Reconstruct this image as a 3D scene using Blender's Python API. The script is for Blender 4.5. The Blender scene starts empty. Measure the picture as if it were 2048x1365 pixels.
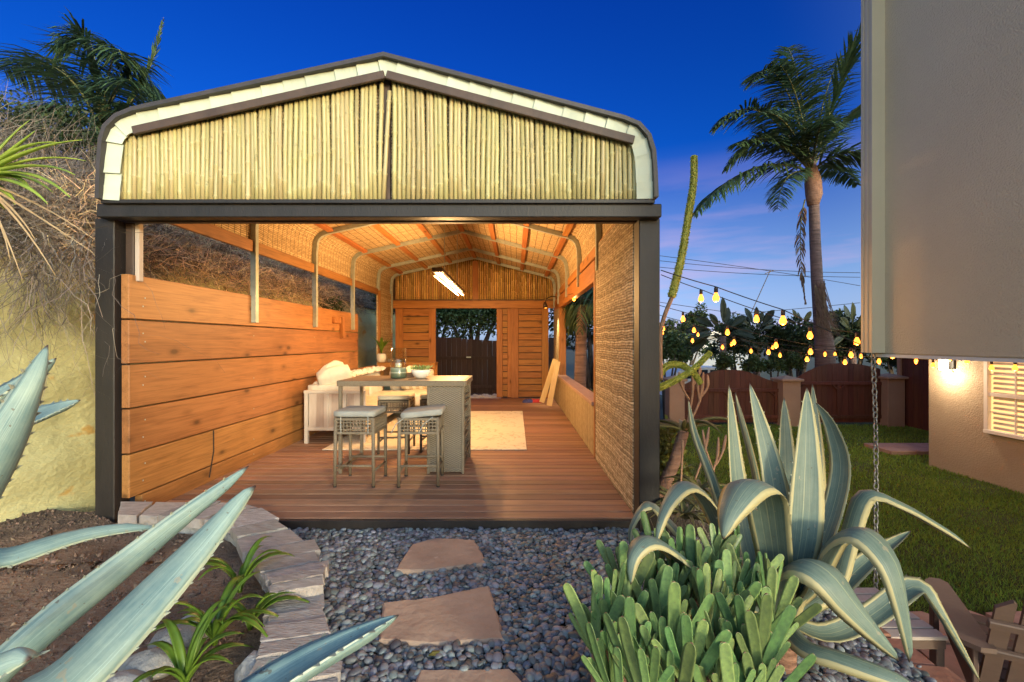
import bpy, math, random
import numpy as np
from mathutils import Vector, Matrix, Euler

R = random.Random(7)
NR = np.random.default_rng(7)
rad = math.radians
sc = bpy.context.scene
C = sc.collection

# ---------------------------------------------------------------- camera
F, CX, CY, H = 910.0, 1030.0, 684.0, 1.38      # focal length and vanishing point in photo pixels, eye height over the deck
cam = bpy.data.cameras.new('camera'); cam_o = bpy.data.objects.new('camera', cam); C.objects.link(cam_o)
cam.sensor_width = 36; cam.lens = F / 2048 * 36
cam.shift_x = -(CX - 1024) / 2048; cam.shift_y = (CY - 682.5) / 2048
cam.clip_start = 0.05; cam.clip_end = 2000
cam_o.location = (0, 0, H); cam_o.rotation_euler = (rad(90), 0, 0)
sc.camera = cam_o

# ---------------------------------------------------------------- sky, sun, exposure
SUN_AZ, SUN_EL = 30.0, 11.0                      # low sun behind the camera, to its right
w = bpy.data.worlds.new('World'); sc.world = w; w.use_nodes = True
nt = w.node_tree; N = nt.nodes; L = nt.links
for n in list(N): N.remove(n)
sky = N.new('ShaderNodeTexSky'); sky.sky_type = 'NISHITA'; sky.sun_disc = False
sky.sun_elevation = rad(SUN_EL); sky.sun_rotation = rad(180 - SUN_AZ)
sky.air_density = 1.3; sky.dust_density = 0.6; sky.ozone_density = 2.0; sky.altitude = 0
tcw = N.new('ShaderNodeTexCoord')
mpw = N.new('ShaderNodeMapping'); mpw.inputs['Scale'].default_value = (1.1, 1.1, 9.0); mpw.inputs['Rotation'].default_value = (0.05, 0.1, 0)
nzw = N.new('ShaderNodeTexNoise'); nzw.inputs['Scale'].default_value = 2.1; nzw.inputs['Detail'].default_value = 7; nzw.inputs['Roughness'].default_value = 0.55
rmw = N.new('ShaderNodeValToRGB'); rmw.color_ramp.elements[0].position = 0.46; rmw.color_ramp.elements[1].position = 0.70
sep = N.new('ShaderNodeSeparateXYZ')
ral = N.new('ShaderNodeValToRGB')               # clouds only in a low band over the horizon
ral.color_ramp.elements[0].position = 0.0; ral.color_ramp.elements[0].color = (0.9, 0.9, 0.9, 1)
ral.color_ramp.elements[1].position = 0.36; ral.color_ramp.elements[1].color = (0, 0, 0, 1)
mul = N.new('ShaderNodeMath'); mul.operation = 'MULTIPLY'
mixc = N.new('ShaderNodeMix'); mixc.data_type = 'RGBA'; mixc.inputs['B'].default_value = (.95, .62, .92, 1)
bg = N.new('ShaderNodeBackground'); bg.inputs['Strength'].default_value = 0.15
wo = N.new('ShaderNodeOutputWorld')
L.new(tcw.outputs['Generated'], mpw.inputs['Vector']); L.new(mpw.outputs[0], nzw.inputs['Vector']); L.new(nzw.outputs['Fac'], rmw.inputs[0])
L.new(tcw.outputs['Generated'], sep.inputs[0]); L.new(sep.outputs['Z'], ral.inputs[0])
L.new(rmw.outputs[0], mul.inputs[0]); L.new(ral.outputs[0], mul.inputs[1])
bw = N.new('ShaderNodeRGBToBW'); tint = N.new('ShaderNodeValToRGB'); e = tint.color_ramp.elements
for _ in range(2): e.new(.5)
for el, (p_, c_) in zip(e, ((0.0, (.135, .175, .245, 1)), (.14, (.075, .138, .275, 1)), (.38, (.002, .052, .315, 1)), (.8, (.0005, .027, .32, 1)))): el.position = p_; el.color = c_
mt_ = N.new('ShaderNodeMix'); mt_.data_type = 'RGBA'; mt_.blend_type = 'MULTIPLY'; mt_.inputs['Factor'].default_value = 1
L.new(sky.outputs[0], bw.inputs[0]); L.new(sep.outputs['Z'], tint.inputs[0]); L.new(bw.outputs[0], mt_.inputs['A']); L.new(tint.outputs[0], mt_.inputs['B']); 
dt = N.new('ShaderNodeVectorMath'); dt.operation = 'DOT_PRODUCT'; dt.inputs[1].default_value = (math.sin(rad(SUN_AZ)), -math.cos(rad(SUN_AZ)), 0)
gl = N.new('ShaderNodeMapRange'); gl.inputs['From Min'].default_value = -.45; gl.inputs['From Max'].default_value = .9; gl.inputs['To Max'].default_value = 1.0; gl.interpolation_type = 'SMOOTHSTEP'
gm_ = N.new('ShaderNodeMix'); gm_.data_type = 'RGBA'; L.new(tcw.outputs['Generated'], dt.inputs[0]); L.new(dt.outputs['Value'], gl.inputs['Value']); L.new(gl.outputs[0], gm_.inputs['Factor'])
L.new(mt_.outputs['Result'], gm_.inputs['A']); L.new(sky.outputs[0], gm_.inputs['B']); L.new(gm_.outputs['Result'], mixc.inputs['A']); L.new(mul.outputs[0], mixc.inputs['Factor'])
L.new(mixc.outputs['Result'], bg.inputs['Color']); L.new(bg.outputs[0], wo.inputs['Surface'])

sun = bpy.data.lights.new('sun', 'SUN'); sun.energy = 0.46; sun.angle = rad(5.0); sun.color = (1.0, 0.93, 0.66)
sun_o = bpy.data.objects.new('sun', sun); C.objects.link(sun_o)
sd = Vector((math.sin(rad(SUN_AZ)) * math.cos(rad(SUN_EL)), -math.cos(rad(SUN_AZ)) * math.cos(rad(SUN_EL)), math.sin(rad(SUN_EL))))
sun_o.rotation_euler = sd.to_track_quat('Z', 'Y').to_euler(); sun_o.location = sd * 30
sc.view_settings.view_transform = 'Standard'; sc.view_settings.look = 'None'
sc.view_settings.exposure = 2.5; sc.view_settings.gamma = 1.0; sc.view_settings.use_curve_mapping = False
sc.cycles.use_denoising = True
sc.cycles.max_bounces = 6; sc.cycles.diffuse_bounces = 3; sc.cycles.glossy_bounces = 3; sc.cycles.transmission_bounces = 6
sc.cycles.sample_clamp_indirect = 4.0
sc.cycles.caustics_reflective = False; sc.cycles.caustics_refractive = False

# ---------------------------------------------------------------- helpers
def P(px, py, d): return Vector(((px - CX) / F * d, d, H - (py - CY) / F * d))
def G(px, py, z): return P(px, py, F * (H - z) / (py - CY))
def lerp(a, b, t): return a + (b - a) * t

def wloc(o):
    v = Vector((0, 0, 0))
    while o is not None:
        v += o.location; o = o.parent
    return v

class MB:
    def __init__(s): s.v = []; s.f = []; s.uv = {}
    def add(s, vs, fs, uvs=None):
        b = len(s.v); s.v += [tuple(p) for p in vs]; s.f += [tuple(i + b for i in f) for f in fs]
        if uvs:
            for i, u in enumerate(uvs): s.uv[b + i] = u
        return s
    def box(s, c, size, rot=None, bev=0.0):
        hx, hy, hz = size[0] / 2, size[1] / 2, size[2] / 2
        if bev > 0:
            b = min(bev, hx * .9, hy * .9, hz * .9); vs = []
            for sx in (-1, 1):
                for sy in (-1, 1):
                    for sz in (-1, 1):
                        vs += [(sx * (hx - b), sy * (hy - b), sz * hz), (sx * (hx - b), sy * hy, sz * (hz - b)), (sx * hx, sy * (hy - b), sz * (hz - b))]
            idx = lambda sx, sy, sz, k: ((sx > 0) * 4 + (sy > 0) * 2 + (sz > 0)) * 3 + k
            fs = []
            for q in (-1, 1):
                fs.append([idx(a, b_, q, 0) for a, b_ in ((-1, -1), (1, -1), (1, 1), (-1, 1))][::q])
                fs.append([idx(a, q, b_, 1) for a, b_ in ((-1, -1), (1, -1), (1, 1), (-1, 1))][::-q])
                fs.append([idx(q, a, b_, 2) for a, b_ in ((-1, -1), (1, -1), (1, 1), (-1, 1))][::q])
            for a in (-1, 1):
                for b_ in (-1, 1):
                    fs.append([idx(-1, a, b_, 0), idx(1, a, b_, 0), idx(1, a, b_, 1), idx(-1, a, b_, 1)])
                    fs.append([idx(a, -1, b_, 0), idx(a, 1, b_, 0), idx(a, 1, b_, 2), idx(a, -1, b_, 2)])
                    fs.append([idx(a, b_, -1, 1), idx(a, b_, 1, 1), idx(a, b_, 1, 2), idx(a, b_, -1, 2)])
                    for c_ in (-1, 1): fs.append([idx(a, b_, c_, 0), idx(a, b_, c_, 1), idx(a, b_, c_, 2)])
        else:
            vs = [(x, y, z) for x in (-hx, hx) for y in (-hy, hy) for z in (-hz, hz)]
            fs = [(0, 1, 3, 2), (4, 6, 7, 5), (0, 4, 5, 1), (2, 3, 7, 6), (0, 2, 6, 4), (1, 5, 7, 3)]
        m = rot.to_matrix() if isinstance(rot, Euler) else (rot or Matrix.Identity(3)); c = Vector(c)
        return s.add([c + m @ Vector(p) for p in vs], fs)
    def bar(s, a, b, wd, ht, up=(0, 0, 1), bev=0.0):
        a = Vector(a); b = Vector(b); t = (b - a); ln = t.length; t.normalize()
        sd_ = t.cross(Vector(up))
        if sd_.length < 1e-4: sd_ = t.cross(Vector((0, 1, 0)))
        sd_.normalize(); u = sd_.cross(t)
        return s.box((a + b) / 2, (ln, wd, ht), Matrix((t, sd_, u)).transposed(), bev)
    def tube(s, pts, r, n=8, cap=True):
        pts = [Vector(p) for p in pts]; k = len(pts)
        rr = r if hasattr(r, '__len__') else [r] * k
        ref = Vector((0, 0, 1)); vs = []; fs = []; u = None
        for i, p in enumerate(pts):
            t = (pts[min(i + 1, k - 1)] - pts[max(i - 1, 0)]).normalized()
            if u is None:
                u = t.cross(ref) if abs(t.z) < .95 else t.cross(Vector((0, 1, 0)))
            u = (u - t * u.dot(t)).normalized(); v = t.cross(u)
            for j in range(n):
                a = 2 * math.pi * j / n; vs.append(p + (u * math.cos(a) + v * math.sin(a)) * rr[i])
        for i in range(k - 1):
            for j in range(n):
                a = i * n + j; b = i * n + (j + 1) % n; fs.append((a, b, b + n, a + n))
        if cap: fs.append(tuple(range(n))[::-1]); fs.append(tuple(range((k - 1) * n, k * n)))
        return s.add(vs, fs)
    def lathe(s, prof, n=20, c=(0, 0, 0)):
        vs = []; fs = []; k = len(prof)
        for (r_, z) in prof:
            for j in range(n):
                a = 2 * math.pi * j / n; vs.append((c[0] + r_ * math.cos(a), c[1] + r_ * math.sin(a), c[2] + z))
        for i in range(k - 1):
            for j in range(n):
                a = i * n + j; b = i * n + (j + 1) % n; fs.append((a, b, b + n, a + n))
        if prof[0][0] > 1e-4: fs.append(tuple(range(n))[::-1])
        if prof[-1][0] > 1e-4: fs.append(tuple(range((k - 1) * n, k * n)))
        return s.add(vs, fs)
    def prism(s, poly, ax, a, b):
        """poly in the plane across axis ax (0 x, 1 y, 2 z), from a to b"""
        n = len(poly)
        def mk(p, t):
            q = list(p); q.insert(ax, t); return q
        vs = [mk(p, a) for p in poly] + [mk(p, b) for p in poly]
        fs = [tuple(range(n)), tuple(range(n, 2 * n))[::-1]] + [(i, i + n, (i + 1) % n + n, (i + 1) % n) for i in range(n)]
        return s.add(vs, fs)
    def sweep(s, poly, thick, y0, y1, nrm=1):
        """an open polyline in XZ given a thickness along its normal and pulled from y0 to y1"""
        off = offset(poly, thick * nrm); n = len(poly)
        vs = [(p[0], y0, p[1]) for p in poly] + [(p[0], y0, p[1]) for p in off] + [(p[0], y1, p[1]) for p in poly] + [(p[0], y1, p[1]) for p in off]
        fs = []
        for i in range(n - 1):
            fs += [(i, i + 1, n + i + 1, n + i), (2 * n + i, 3 * n + i, 3 * n + i + 1, 2 * n + i + 1), (i, 2 * n + i, 2 * n + i + 1, i + 1), (n + i, n + i + 1, 3 * n + i + 1, 3 * n + i)]
        fs += [(0, n, 3 * n, 2 * n), (n - 1, 3 * n - 1, 4 * n - 1, 2 * n - 1)]
        return s.add(vs, fs)
    def blade(s, pts, widths, nrm, cup=0.3, thick=0.012, na=6, roll=0.0):
        """a fleshy strap leaf: centre line, half widths, facing normal; cup lifts the margins; uv = (across, along)"""
        pts = [Vector(p) for p in pts]; k = len(pts); vs = []; uvs = []; fs = []; ring = 2 * na
        for i, p in enumerate(pts):
            t = (pts[min(i + 1, k - 1)] - pts[max(i - 1, 0)]).normalized()
            nn = Vector(nrm(i / (k - 1)) if callable(nrm) else nrm)
            sd_ = t.cross(nn).normalized(); u = sd_.cross(t).normalized(); wd = widths[i]
            for j in range(ring):
                if j <= na: q = -1 + 2 * j / na; top = True
                else: q = 1 - 2 * (j - na) / na; top = False
                h = cup * wd * (q * q) + (0 if top else -thick * min(1, wd / .02) * (1 - q * q) - 0.0015)
                vs.append(p + sd_ * (q * wd) + u * h); uvs.append(((q + 1) / 2, i / (k - 1)))
        for i in range(k - 1):
            for j in range(ring):
                a = i * ring + j; b = i * ring + (j + 1) % ring; fs.append((a, b, b + ring, a + ring))
        fs.append(tuple(range(ring))[::-1]); fs.append(tuple(range((k - 1) * ring, k * ring)))
        return s.add(vs, fs, uvs)
    def mesh(s, name, mat=None, smooth=False, off=Vector((0, 0, 0))):
        me = bpy.data.meshes.new(name)
        me.from_pydata([(p[0] - off.x, p[1] - off.y, p[2] - off.z) for p in s.v], [], s.f)
        if mat: me.materials.append(mat)
        if s.uv:
            lay = me.uv_layers.new(name='UVMap'); li = np.zeros(len(me.loops), dtype=np.int32); me.loops.foreach_get('vertex_index', li)
            tab = np.zeros((len(s.v), 2), dtype=np.float32)
            for k_, u in s.uv.items(): tab[k_] = u
            lay.data.foreach_set('uv', tab[li].ravel())
        if smooth: me.polygons.foreach_set('use_smooth', [True] * len(me.polygons))
        me.update(); return me
    def build(s, name, mat, parent=None, smooth=False):
        me = s.mesh(name, mat, smooth, wloc(parent) if parent else Vector((0, 0, 0)))
        o = bpy.data.objects.new(name, me); C.objects.link(o)
        if parent: o.parent = parent
        return o

def offset(poly, d):
    out = []; n = len(poly)
    for i in range(n):
        a = Vector(poly[max(i - 1, 0)]); b = Vector(poly[min(i + 1, n - 1)]); t = (b - a).normalized(); nn = Vector((t.y, -t.x))
        if 0 < i < n - 1:
            t1 = (Vector(poly[i]) - a).normalized(); c_ = max(.5, nn.dot(Vector((t1.y, -t1.x)))); q = d / c_
        else: q = d
        out.append((poly[i][0] + nn.x * q, poly[i][1] + nn.y * q))
    return out

def tag(o, label=None, cat=None, group=None, kind=None):
    if label: o['label'] = label
    if cat: o['category'] = cat
    if group: o['group'] = group
    if kind: o['kind'] = kind
    return o
def thing(name, label, cat, loc=(0, 0, 0), group=None):
    o = bpy.data.objects.new(name, None); C.objects.link(o); o.location = loc; o.empty_display_size = .1
    return tag(o, label, cat, group)
def inst(name, me, loc, parent=None, rot=(0, 0, 0), scale=(1, 1, 1)):
    o = bpy.data.objects.new(name, me); C.objects.link(o)
    if parent: o.parent = parent; loc = Vector(loc) - wloc(parent)
    o.location = loc; o.rotation_euler = rot; o.scale = scale
    return o
def copy_tree(o, parent=None):
    c = o.copy(); C.objects.link(c)
    if parent: c.parent = parent
    for ch in list(o.children): copy_tree(ch, c)
    return c
def raw(name, V, Fc, mat, parent=None, kind=None, smooth=False):
    """numpy vertices and equal-sized faces to one mesh object"""
    off = wloc(parent) if parent else Vector((0, 0, 0)); V = np.asarray(V, dtype=np.float32) - np.array(off, dtype=np.float32)
    me = bpy.data.meshes.new(name); k = Fc.shape[1]; nf = len(Fc)
    me.vertices.add(len(V)); me.vertices.foreach_set('co', V.ravel())
    me.loops.add(nf * k); me.loops.foreach_set('vertex_index', Fc.astype(np.int32).ravel())
    me.polygons.add(nf); me.polygons.foreach_set('loop_start', np.arange(nf, dtype=np.int32) * k)
    if smooth: me.polygons.foreach_set('use_smooth', np.ones(nf, dtype=bool))
    me.materials.append(mat); me.update(calc_edges=True); me.validate()
    o = bpy.data.objects.new(name, me); C.objects.link(o)
    if parent: o.parent = parent
    if kind: o['kind'] = kind
    return o

# ---------------------------------------------------------------- materials
def newmat(name):
    m = bpy.data.materials.new(name); m.use_nodes = True; t = m.node_tree
    return m, t, t.nodes['Principled BSDF']
def rgba(c): return (c[0], c[1], c[2], 1)
def coords(t, rand=True, space='Object'):
    tc = t.nodes.new('ShaderNodeTexCoord')
    if not rand: return tc.outputs[space]
    oi = t.nodes.new('ShaderNodeObjectInfo'); mu = t.nodes.new('ShaderNodeMath'); mu.operation = 'MULTIPLY'; mu.inputs[1].default_value = 53.0
    t.links.new(oi.outputs['Random'], mu.inputs[0]); ad = t.nodes.new('ShaderNodeVectorMath'); ad.operation = 'ADD'
    t.links.new(tc.outputs[space], ad.inputs[0]); t.links.new(mu.outputs[0], ad.inputs[1]); return ad.outputs[0]
def mapped(t, src, scale):
    m = t.nodes.new('ShaderNodeMapping'); m.inputs['Scale'].default_value = scale; t.links.new(src, m.inputs['Vector']); return m.outputs[0]
def noise(t, vec, scale, detail=5, rough=.55, dist=0):
    n = t.nodes.new('ShaderNodeTexNoise'); n.inputs['Scale'].default_value = scale; n.inputs['Detail'].default_value = detail
    n.inputs['Roughness'].default_value = rough; n.inputs['Distortion'].default_value = dist; t.links.new(vec, n.inputs['Vector']); return n.outputs['Fac']
def ramp(t, fac, stops):
    r_ = t.nodes.new('ShaderNodeValToRGB'); e = r_.color_ramp.elements
    while len(e) < len(stops): e.new(.5)
    for el, (p, c) in zip(e, stops): el.position = p; el.color = rgba(c)
    t.links.new(fac, r_.inputs[0]); return r_.outputs[0]
def mixrgb(t, a, b, fac, mode='MIX'):
    m = t.nodes.new('ShaderNodeMix'); m.data_type = 'RGBA'; m.blend_type = mode
    for k, v in (('A', a), ('B', b)):
        if isinstance(v, (tuple, list)): m.inputs[k].default_value = rgba(v)
        else: t.links.new(v, m.inputs[k])
    if isinstance(fac, (int, float)): m.inputs['Factor'].default_value = fac
    else: t.links.new(fac, m.inputs['Factor'])
    return m.outputs['Result']
def math_(t, op, a, b=None):
    m = t.nodes.new('ShaderNodeMath'); m.operation = op
    for i, v in enumerate((a, b)):
        if v is None: continue
        if isinstance(v, (int, float)): m.inputs[i].default_value = v
        else: t.links.new(v, m.inputs[i])
    return m.outputs[0]
def vary(t, col, amt, island=False, hue=0.0):
    """value (and a little hue) varied from object to object or piece to piece"""
    if island: s_ = t.nodes.new('ShaderNodeNewGeometry').outputs['Random Per Island']
    else: s_ = t.nodes.new('ShaderNodeObjectInfo').outputs['Random']
    h = t.nodes.new('ShaderNodeHueSaturation')
    mr = t.nodes.new('ShaderNodeMapRange'); mr.inputs['To Min'].default_value = 1 - amt; mr.inputs['To Max'].default_value = 1 + amt
    t.links.new(s_, mr.inputs['Value']); t.links.new(mr.outputs[0], h.inputs['Value']); t.links.new(col, h.inputs['Color'])
    if hue:
        fr = math_(t, 'FRACT', math_(t, 'MULTIPLY', s_, 17.3)); m2 = t.nodes.new('ShaderNodeMapRange')
        m2.inputs['To Min'].default_value = .5 - hue; m2.inputs['To Max'].default_value = .5 + hue; t.links.new(fr, m2.inputs['Value']); t.links.new(m2.outputs[0], h.inputs['Hue'])
    return h.outputs[0]
def bump(t, bsdf, hgt, strength=.4, dist=.01):
    b = t.nodes.new('ShaderNodeBump'); b.inputs['Strength'].default_value = strength; b.inputs['Distance'].default_value = dist
    t.links.new(hgt, b.inputs['Height']); t.links.new(b.outputs[0], bsdf.inputs['Normal'])

def plain(name, c1, c2=None, rough=.7, scale=4.0, stretch=(1, 1, 1), bmp=0.0, bscale=30.0, bdist=.01, metal=0.0, rand=0.0, island=False, hue=0.0, detail=6, spec=.4, speck=None):
    m, t, b = newmat(name); b.inputs['Roughness'].default_value = rough; b.inputs['Metallic'].default_value = metal; b.inputs['Specular IOR Level'].default_value = spec
    vec = mapped(t, coords(t, rand > 0 and not island), stretch)
    col = ramp(t, noise(t, vec, scale, detail), [(.3, c1), (.7, c2 or tuple(x * .8 for x in c1))])
    if speck:
        col = mixrgb(t, col, speck[0], ramp(t, noise(t, vec, speck[1], 3), [(speck[2], (0, 0, 0)), (speck[2] + .06, (1, 1, 1))]))
    if rand or island: col = vary(t, col, rand, island, hue)
    t.links.new(col, b.inputs['Base Color'])
    if bmp: bump(t, b, noise(t, vec, bscale, 4), bmp, bdist)
    return m

def wood(name, c1, c2, axis, rough=.6, grain=1.0, knots=True, rand=.12, bmp=.3, hue=.008, dark=.35):
    m, t, b = newmat(name); b.inputs['Roughness'].default_value = rough; b.inputs['Specular IOR Level'].default_value = .35
    src = coords(t, True); s = [9.0 * grain] * 3; s[axis] = .55 * grain
    vec = mapped(t, src, tuple(s))
    n1 = noise(t, vec, 2.2, 8, .62, 1.2)
    s2 = [60.0 * grain] * 3; s2[axis] = 1.5 * grain
    n2 = noise(t, mapped(t, src, tuple(s2)), 2.0, 4)
    fac = math_(t, 'ADD', math_(t, 'MULTIPLY', n1, .65), math_(t, 'MULTIPLY', n2, .35))
    col = ramp(t, fac, [(.36, c2), (.5, tuple(lerp(c1[i], c2[i], .4) for i in range(3))), (.64, c1)])
    big = noise(t, src, 1.3, 3)
    col = mixrgb(t, col, tuple(x * .55 for x in c2), math_(t, 'MULTIPLY', math_(t, 'SUBTRACT', math_(t, 'MAXIMUM', big, .52), .52), 3.0 * dark))
    if knots:
        s3 = [5.0] * 3; s3[axis] = 2.4; v = t.nodes.new('ShaderNodeTexVoronoi'); v.inputs['Scale'].default_value = 1.0
        t.links.new(mapped(t, src, tuple(s3)), v.inputs['Vector'])
        k = ramp(t, v.outputs['Distance'], [(.07, (1, 1, 1)), (.15, (.3, .3, .3)), (.26, (0, 0, 0))])
        col = mixrgb(t, col, tuple(x * .35 for x in c2), math_(t, 'MULTIPLY', k, .85))
    if rand: col = vary(t, col, rand, False, hue)
    t.links.new(col, b.inputs['Base Color'])
    if bmp: bump(t, b, fac, bmp, .004)
    return m

def reed(name, c1, c2, across, pitch=.014, rough=.75, stitch=None):
    """a reed mat: thin rods side by side along one axis of the object, each its own tone"""
    m, t, b = newmat(name); b.inputs['Roughness'].default_value = rough; b.inputs['Specular IOR Level'].default_value = .2
    src = coords(t, False); sp = t.nodes.new('ShaderNodeSeparateXYZ'); t.links.new(src, sp.inputs[0])
    wob = noise(t, src, 3.0, 3)
    u = math_(t, 'ADD', math_(t, 'DIVIDE', sp.outputs[across], pitch), math_(t, 'MULTIPLY', wob, 2.2))
    fl = math_(t, 'FLOOR', u); fr = math_(t, 'FRACT', u)
    wn = t.nodes.new('ShaderNodeTexWhiteNoise'); wn.noise_dimensions = '1D'; t.links.new(fl, wn.inputs['W'])
    s = [9.0] * 3; s[across] = 1 / pitch * .55; n1 = noise(t, mapped(t, src, tuple(s)), 1.6, 3)
    tone = math_(t, 'ADD', math_(t, 'MULTIPLY', wn.outputs['Value'], .2), math_(t, 'MULTIPLY', n1, .8))
    col = ramp(t, tone, [(.18, tuple(x * .45 for x in c2)), (.42, c2), (.75, c1)])
    hgt = math_(t, 'SUBTRACT', 1.0, math_(t, 'POWER', math_(t, 'ABSOLUTE', math_(t, 'SUBTRACT', math_(t, 'MULTIPLY', fr, 2.0), 1.0)), 2.5))
    gap = ramp(t, hgt, [(.05, (.2, .16, .12)), (.5, (1, 1, 1))])
    col = mixrgb(t, col, gap, 1.0, 'MULTIPLY')
    if stitch is not None:
        q = math_(t, 'ABSOLUTE', math_(t, 'SUBTRACT', math_(t, 'FRACT', math_(t, 'ADD', math_(t, 'DIVIDE', sp.outputs[stitch], .11), math_(t, 'MULTIPLY', wob, .3))), .5))
        col = mixrgb(t, col, tuple(x * .3 for x in c2), math_(t, 'LESS_THAN', q, .045))
    t.links.new(col, b.inputs['Base Color']); bump(t, b, hgt, .8, pitch * .5)
    return m

def wicker(name, c1, c2, a0=0, a1=2, p=.022):
    m, t, b = newmat(name); b.inputs['Roughness'].default_value = .5
    src = coords(t, False); sp = t.nodes.new('ShaderNodeSeparateXYZ'); t.links.new(src, sp.inputs[0])
    k = 2 * math.pi / p
    sx = math_(t, 'SINE', math_(t, 'MULTIPLY', math_(t, 'ADD', sp.outputs[a0], math_(t, 'MULTIPLY', sp.outputs[1], .9)), k * .5)); sz = math_(t, 'SINE', math_(t, 'MULTIPLY', sp.outputs[a1], k))
    h = math_(t, 'MULTIPLY', sx, sz); f = math_(t, 'ADD', math_(t, 'MULTIPLY', h, .5), .5)
    col = ramp(t, f, [(.05, tuple(x * .5 for x in c2)), (.4, c2), (.9, c1)])
    col = mixrgb(t, col, tuple(x * .8 for x in c2), math_(t, 'MULTIPLY', noise(t, src, 14, 4), .6))
    t.links.new(col, b.inputs['Base Color']); bump(t, b, f, .7, .006); return m

def emit(name, col, s):
    m, t, b = newmat(name); b.inputs['Base Color'].default_value = rgba(col)
    b.inputs['Emission Color'].default_value = rgba(col); b.inputs['Emission Strength'].default_value = s; return m
def glass(name, col=(1, 1, 1), rough=.02):
    m, t, b = newmat(name); b.inputs['Base Color'].default_value = rgba(col); b.inputs['Roughness'].default_value = rough
    b.inputs['Transmission Weight'].default_value = 1.0; b.inputs['IOR'].default_value = 1.2; return m

def leafmat(name, c1, c2, rough=.5, rand=.3, hue=.02, trans=.25, scale=8.0):
    m, t, b = newmat(name); b.inputs['Roughness'].default_value = rough; b.inputs['Specular IOR Level'].default_value = .3
    col = ramp(t, noise(t, coords(t, False), scale, 3), [(.3, c2), (.7, c1)]); col = vary(t, col, rand, True, hue)
    t.links.new(col, b.inputs['Base Color'])
    if trans:
        tr = t.nodes.new('ShaderNodeBsdfTranslucent'); t.links.new(col, tr.inputs['Color']); mx = t.nodes.new('ShaderNodeMixShader'); mx.inputs[0].default_value = trans
        t.links.new(b.outputs[0], mx.inputs[1]); t.links.new(tr.outputs[0], mx.inputs[2]); t.links.new(mx.outputs[0], t.nodes['Material Output'].inputs['Surface'])
    return m

def agavemat(name, mid, mid2, edge, ew, stripe=None, rough=.5):
    """leaf with a margin band: uv.x runs across the leaf"""
    m, t, b = newmat(name); b.inputs['Roughness'].default_value = rough; b.inputs['Specular IOR Level'].default_value = .3
    tc = t.nodes.new('ShaderNodeTexCoord'); sp = t.nodes.new('ShaderNodeSeparateXYZ'); t.links.new(tc.outputs['UV'], sp.inputs[0])
    oc = coords(t, True)
    wob = noise(t, mapped(t, tc.outputs['UV'], (3, 1.6, 1)), 2.0, 3)
    u = math_(t, 'ADD', sp.outputs[0], math_(t, 'MULTIPLY', math_(t, 'SUBTRACT', wob, .5), .10))
    ed = math_(t, 'ABSOLUTE', math_(t, 'SUBTRACT', math_(t, 'MULTIPLY', u, 2.0), 1.0))
    col = ramp(t, math_(t, 'ADD', math_(t, 'MULTIPLY', noise(t, oc, 7, 7, .7), .6), math_(t, 'MULTIPLY', noise(t, mapped(t, tc.outputs['UV'], (9, 2.2, 1)), 2.5, 5, .6), .4)), [(.36, mid2), (.62, mid)])
    st = noise(t, mapped(t, tc.outputs['UV'], (40, 1.2, 1)), 1.5, 3)
    col = mixrgb(t, col, tuple(min(1, x * 1.5) for x in mid), math_(t, 'MULTIPLY', math_(t, 'GREATER_THAN', st, .6), .35))
    if stripe:
        s2 = noise(t, mapped(t, tc.outputs['UV'], (14, .25, 1)), 1.3, 2); col = mixrgb(t, col, stripe, math_(t, 'MULTIPLY', math_(t, 'GREATER_THAN', s2, .62), .8))
    scar = noise(t, oc, 26, 3); col = mixrgb(t, col, (.30, .25, .17), math_(t, 'MULTIPLY', math_(t, 'GREATER_THAN', scar, .69), .55)); sc2 = noise(t, oc, 60, 2); col = mixrgb(t, col, (.10, .075, .05), math_(t, 'MULTIPLY', math_(t, 'GREATER_THAN', sc2, .72), .7))
    fac = ramp(t, ed, [(1 - ew - .03, (0, 0, 0)), (1 - ew, (1, 1, 1))])
    col = mixrgb(t, col, edge, fac)
    tip = ramp(t, sp.outputs[1], [(.965, (0, 0, 0)), (.99, (1, 1, 1))]); col = mixrgb(t, col, (.06, .035, .03), tip)
    t.links.new(col, b.inputs['Base Color']); bump(t, b, noise(t, mapped(t, tc.outputs['UV'], (30, 3, 1)), 2, 4), .25, .004)
    return m

MT = {}
MT['cedar'] = wood('cedar_plank', (.37, .168, .056), (.20, .085, .027), 1, rough=.5, rand=.20, dark=.8)
MT['cedar_x'] = wood('cedar_board', (.40, .185, .05), (.22, .09, .022), 0, rough=.5, rand=.14)
MT['cedar_z'] = wood('cedar_upright', (.42, .19, .055), (.25, .105, .027), 2, rough=.5, rand=.12)
MT['purlin'] = wood('stained_purlin', (.45, .185, .052), (.29, .10, .025), 1, rough=.5, rand=.12)
MT['deckwood'] = wood('deck_board_wood', (.30, .165, .105), (.18, .098, .064), 0, rough=.55, rand=.26, knots=False, bmp=.4)
MT['palewood'] = wood('pale_pine', (.75, .55, .28), (.6, .4, .18), 2, rough=.6, rand=.08, knots=False)
MT['dark'] = plain('dark_painted_timber', (.022, .018, .018), (.013, .011, .011), rough=.5, scale=3, stretch=(3, 3, 1), bmp=.25, bscale=25, rand=.15)
MT['brownpaint'] = plain('brown_painted_timber', (.085, .055, .04), (.05, .032, .025), rough=.55, scale=6, bmp=.25, bscale=30, rand=.1)
MT['darktrim'] = plain('dark_metal_trim', (.055, .045, .045), (.035, .03, .03), rough=.45, scale=8, bmp=.1)
MT['steel'] = plain('galvanised_steel', (.42, .46, .42), (.30, .34, .31), rough=.45, scale=14, metal=.25, bmp=.1)
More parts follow.
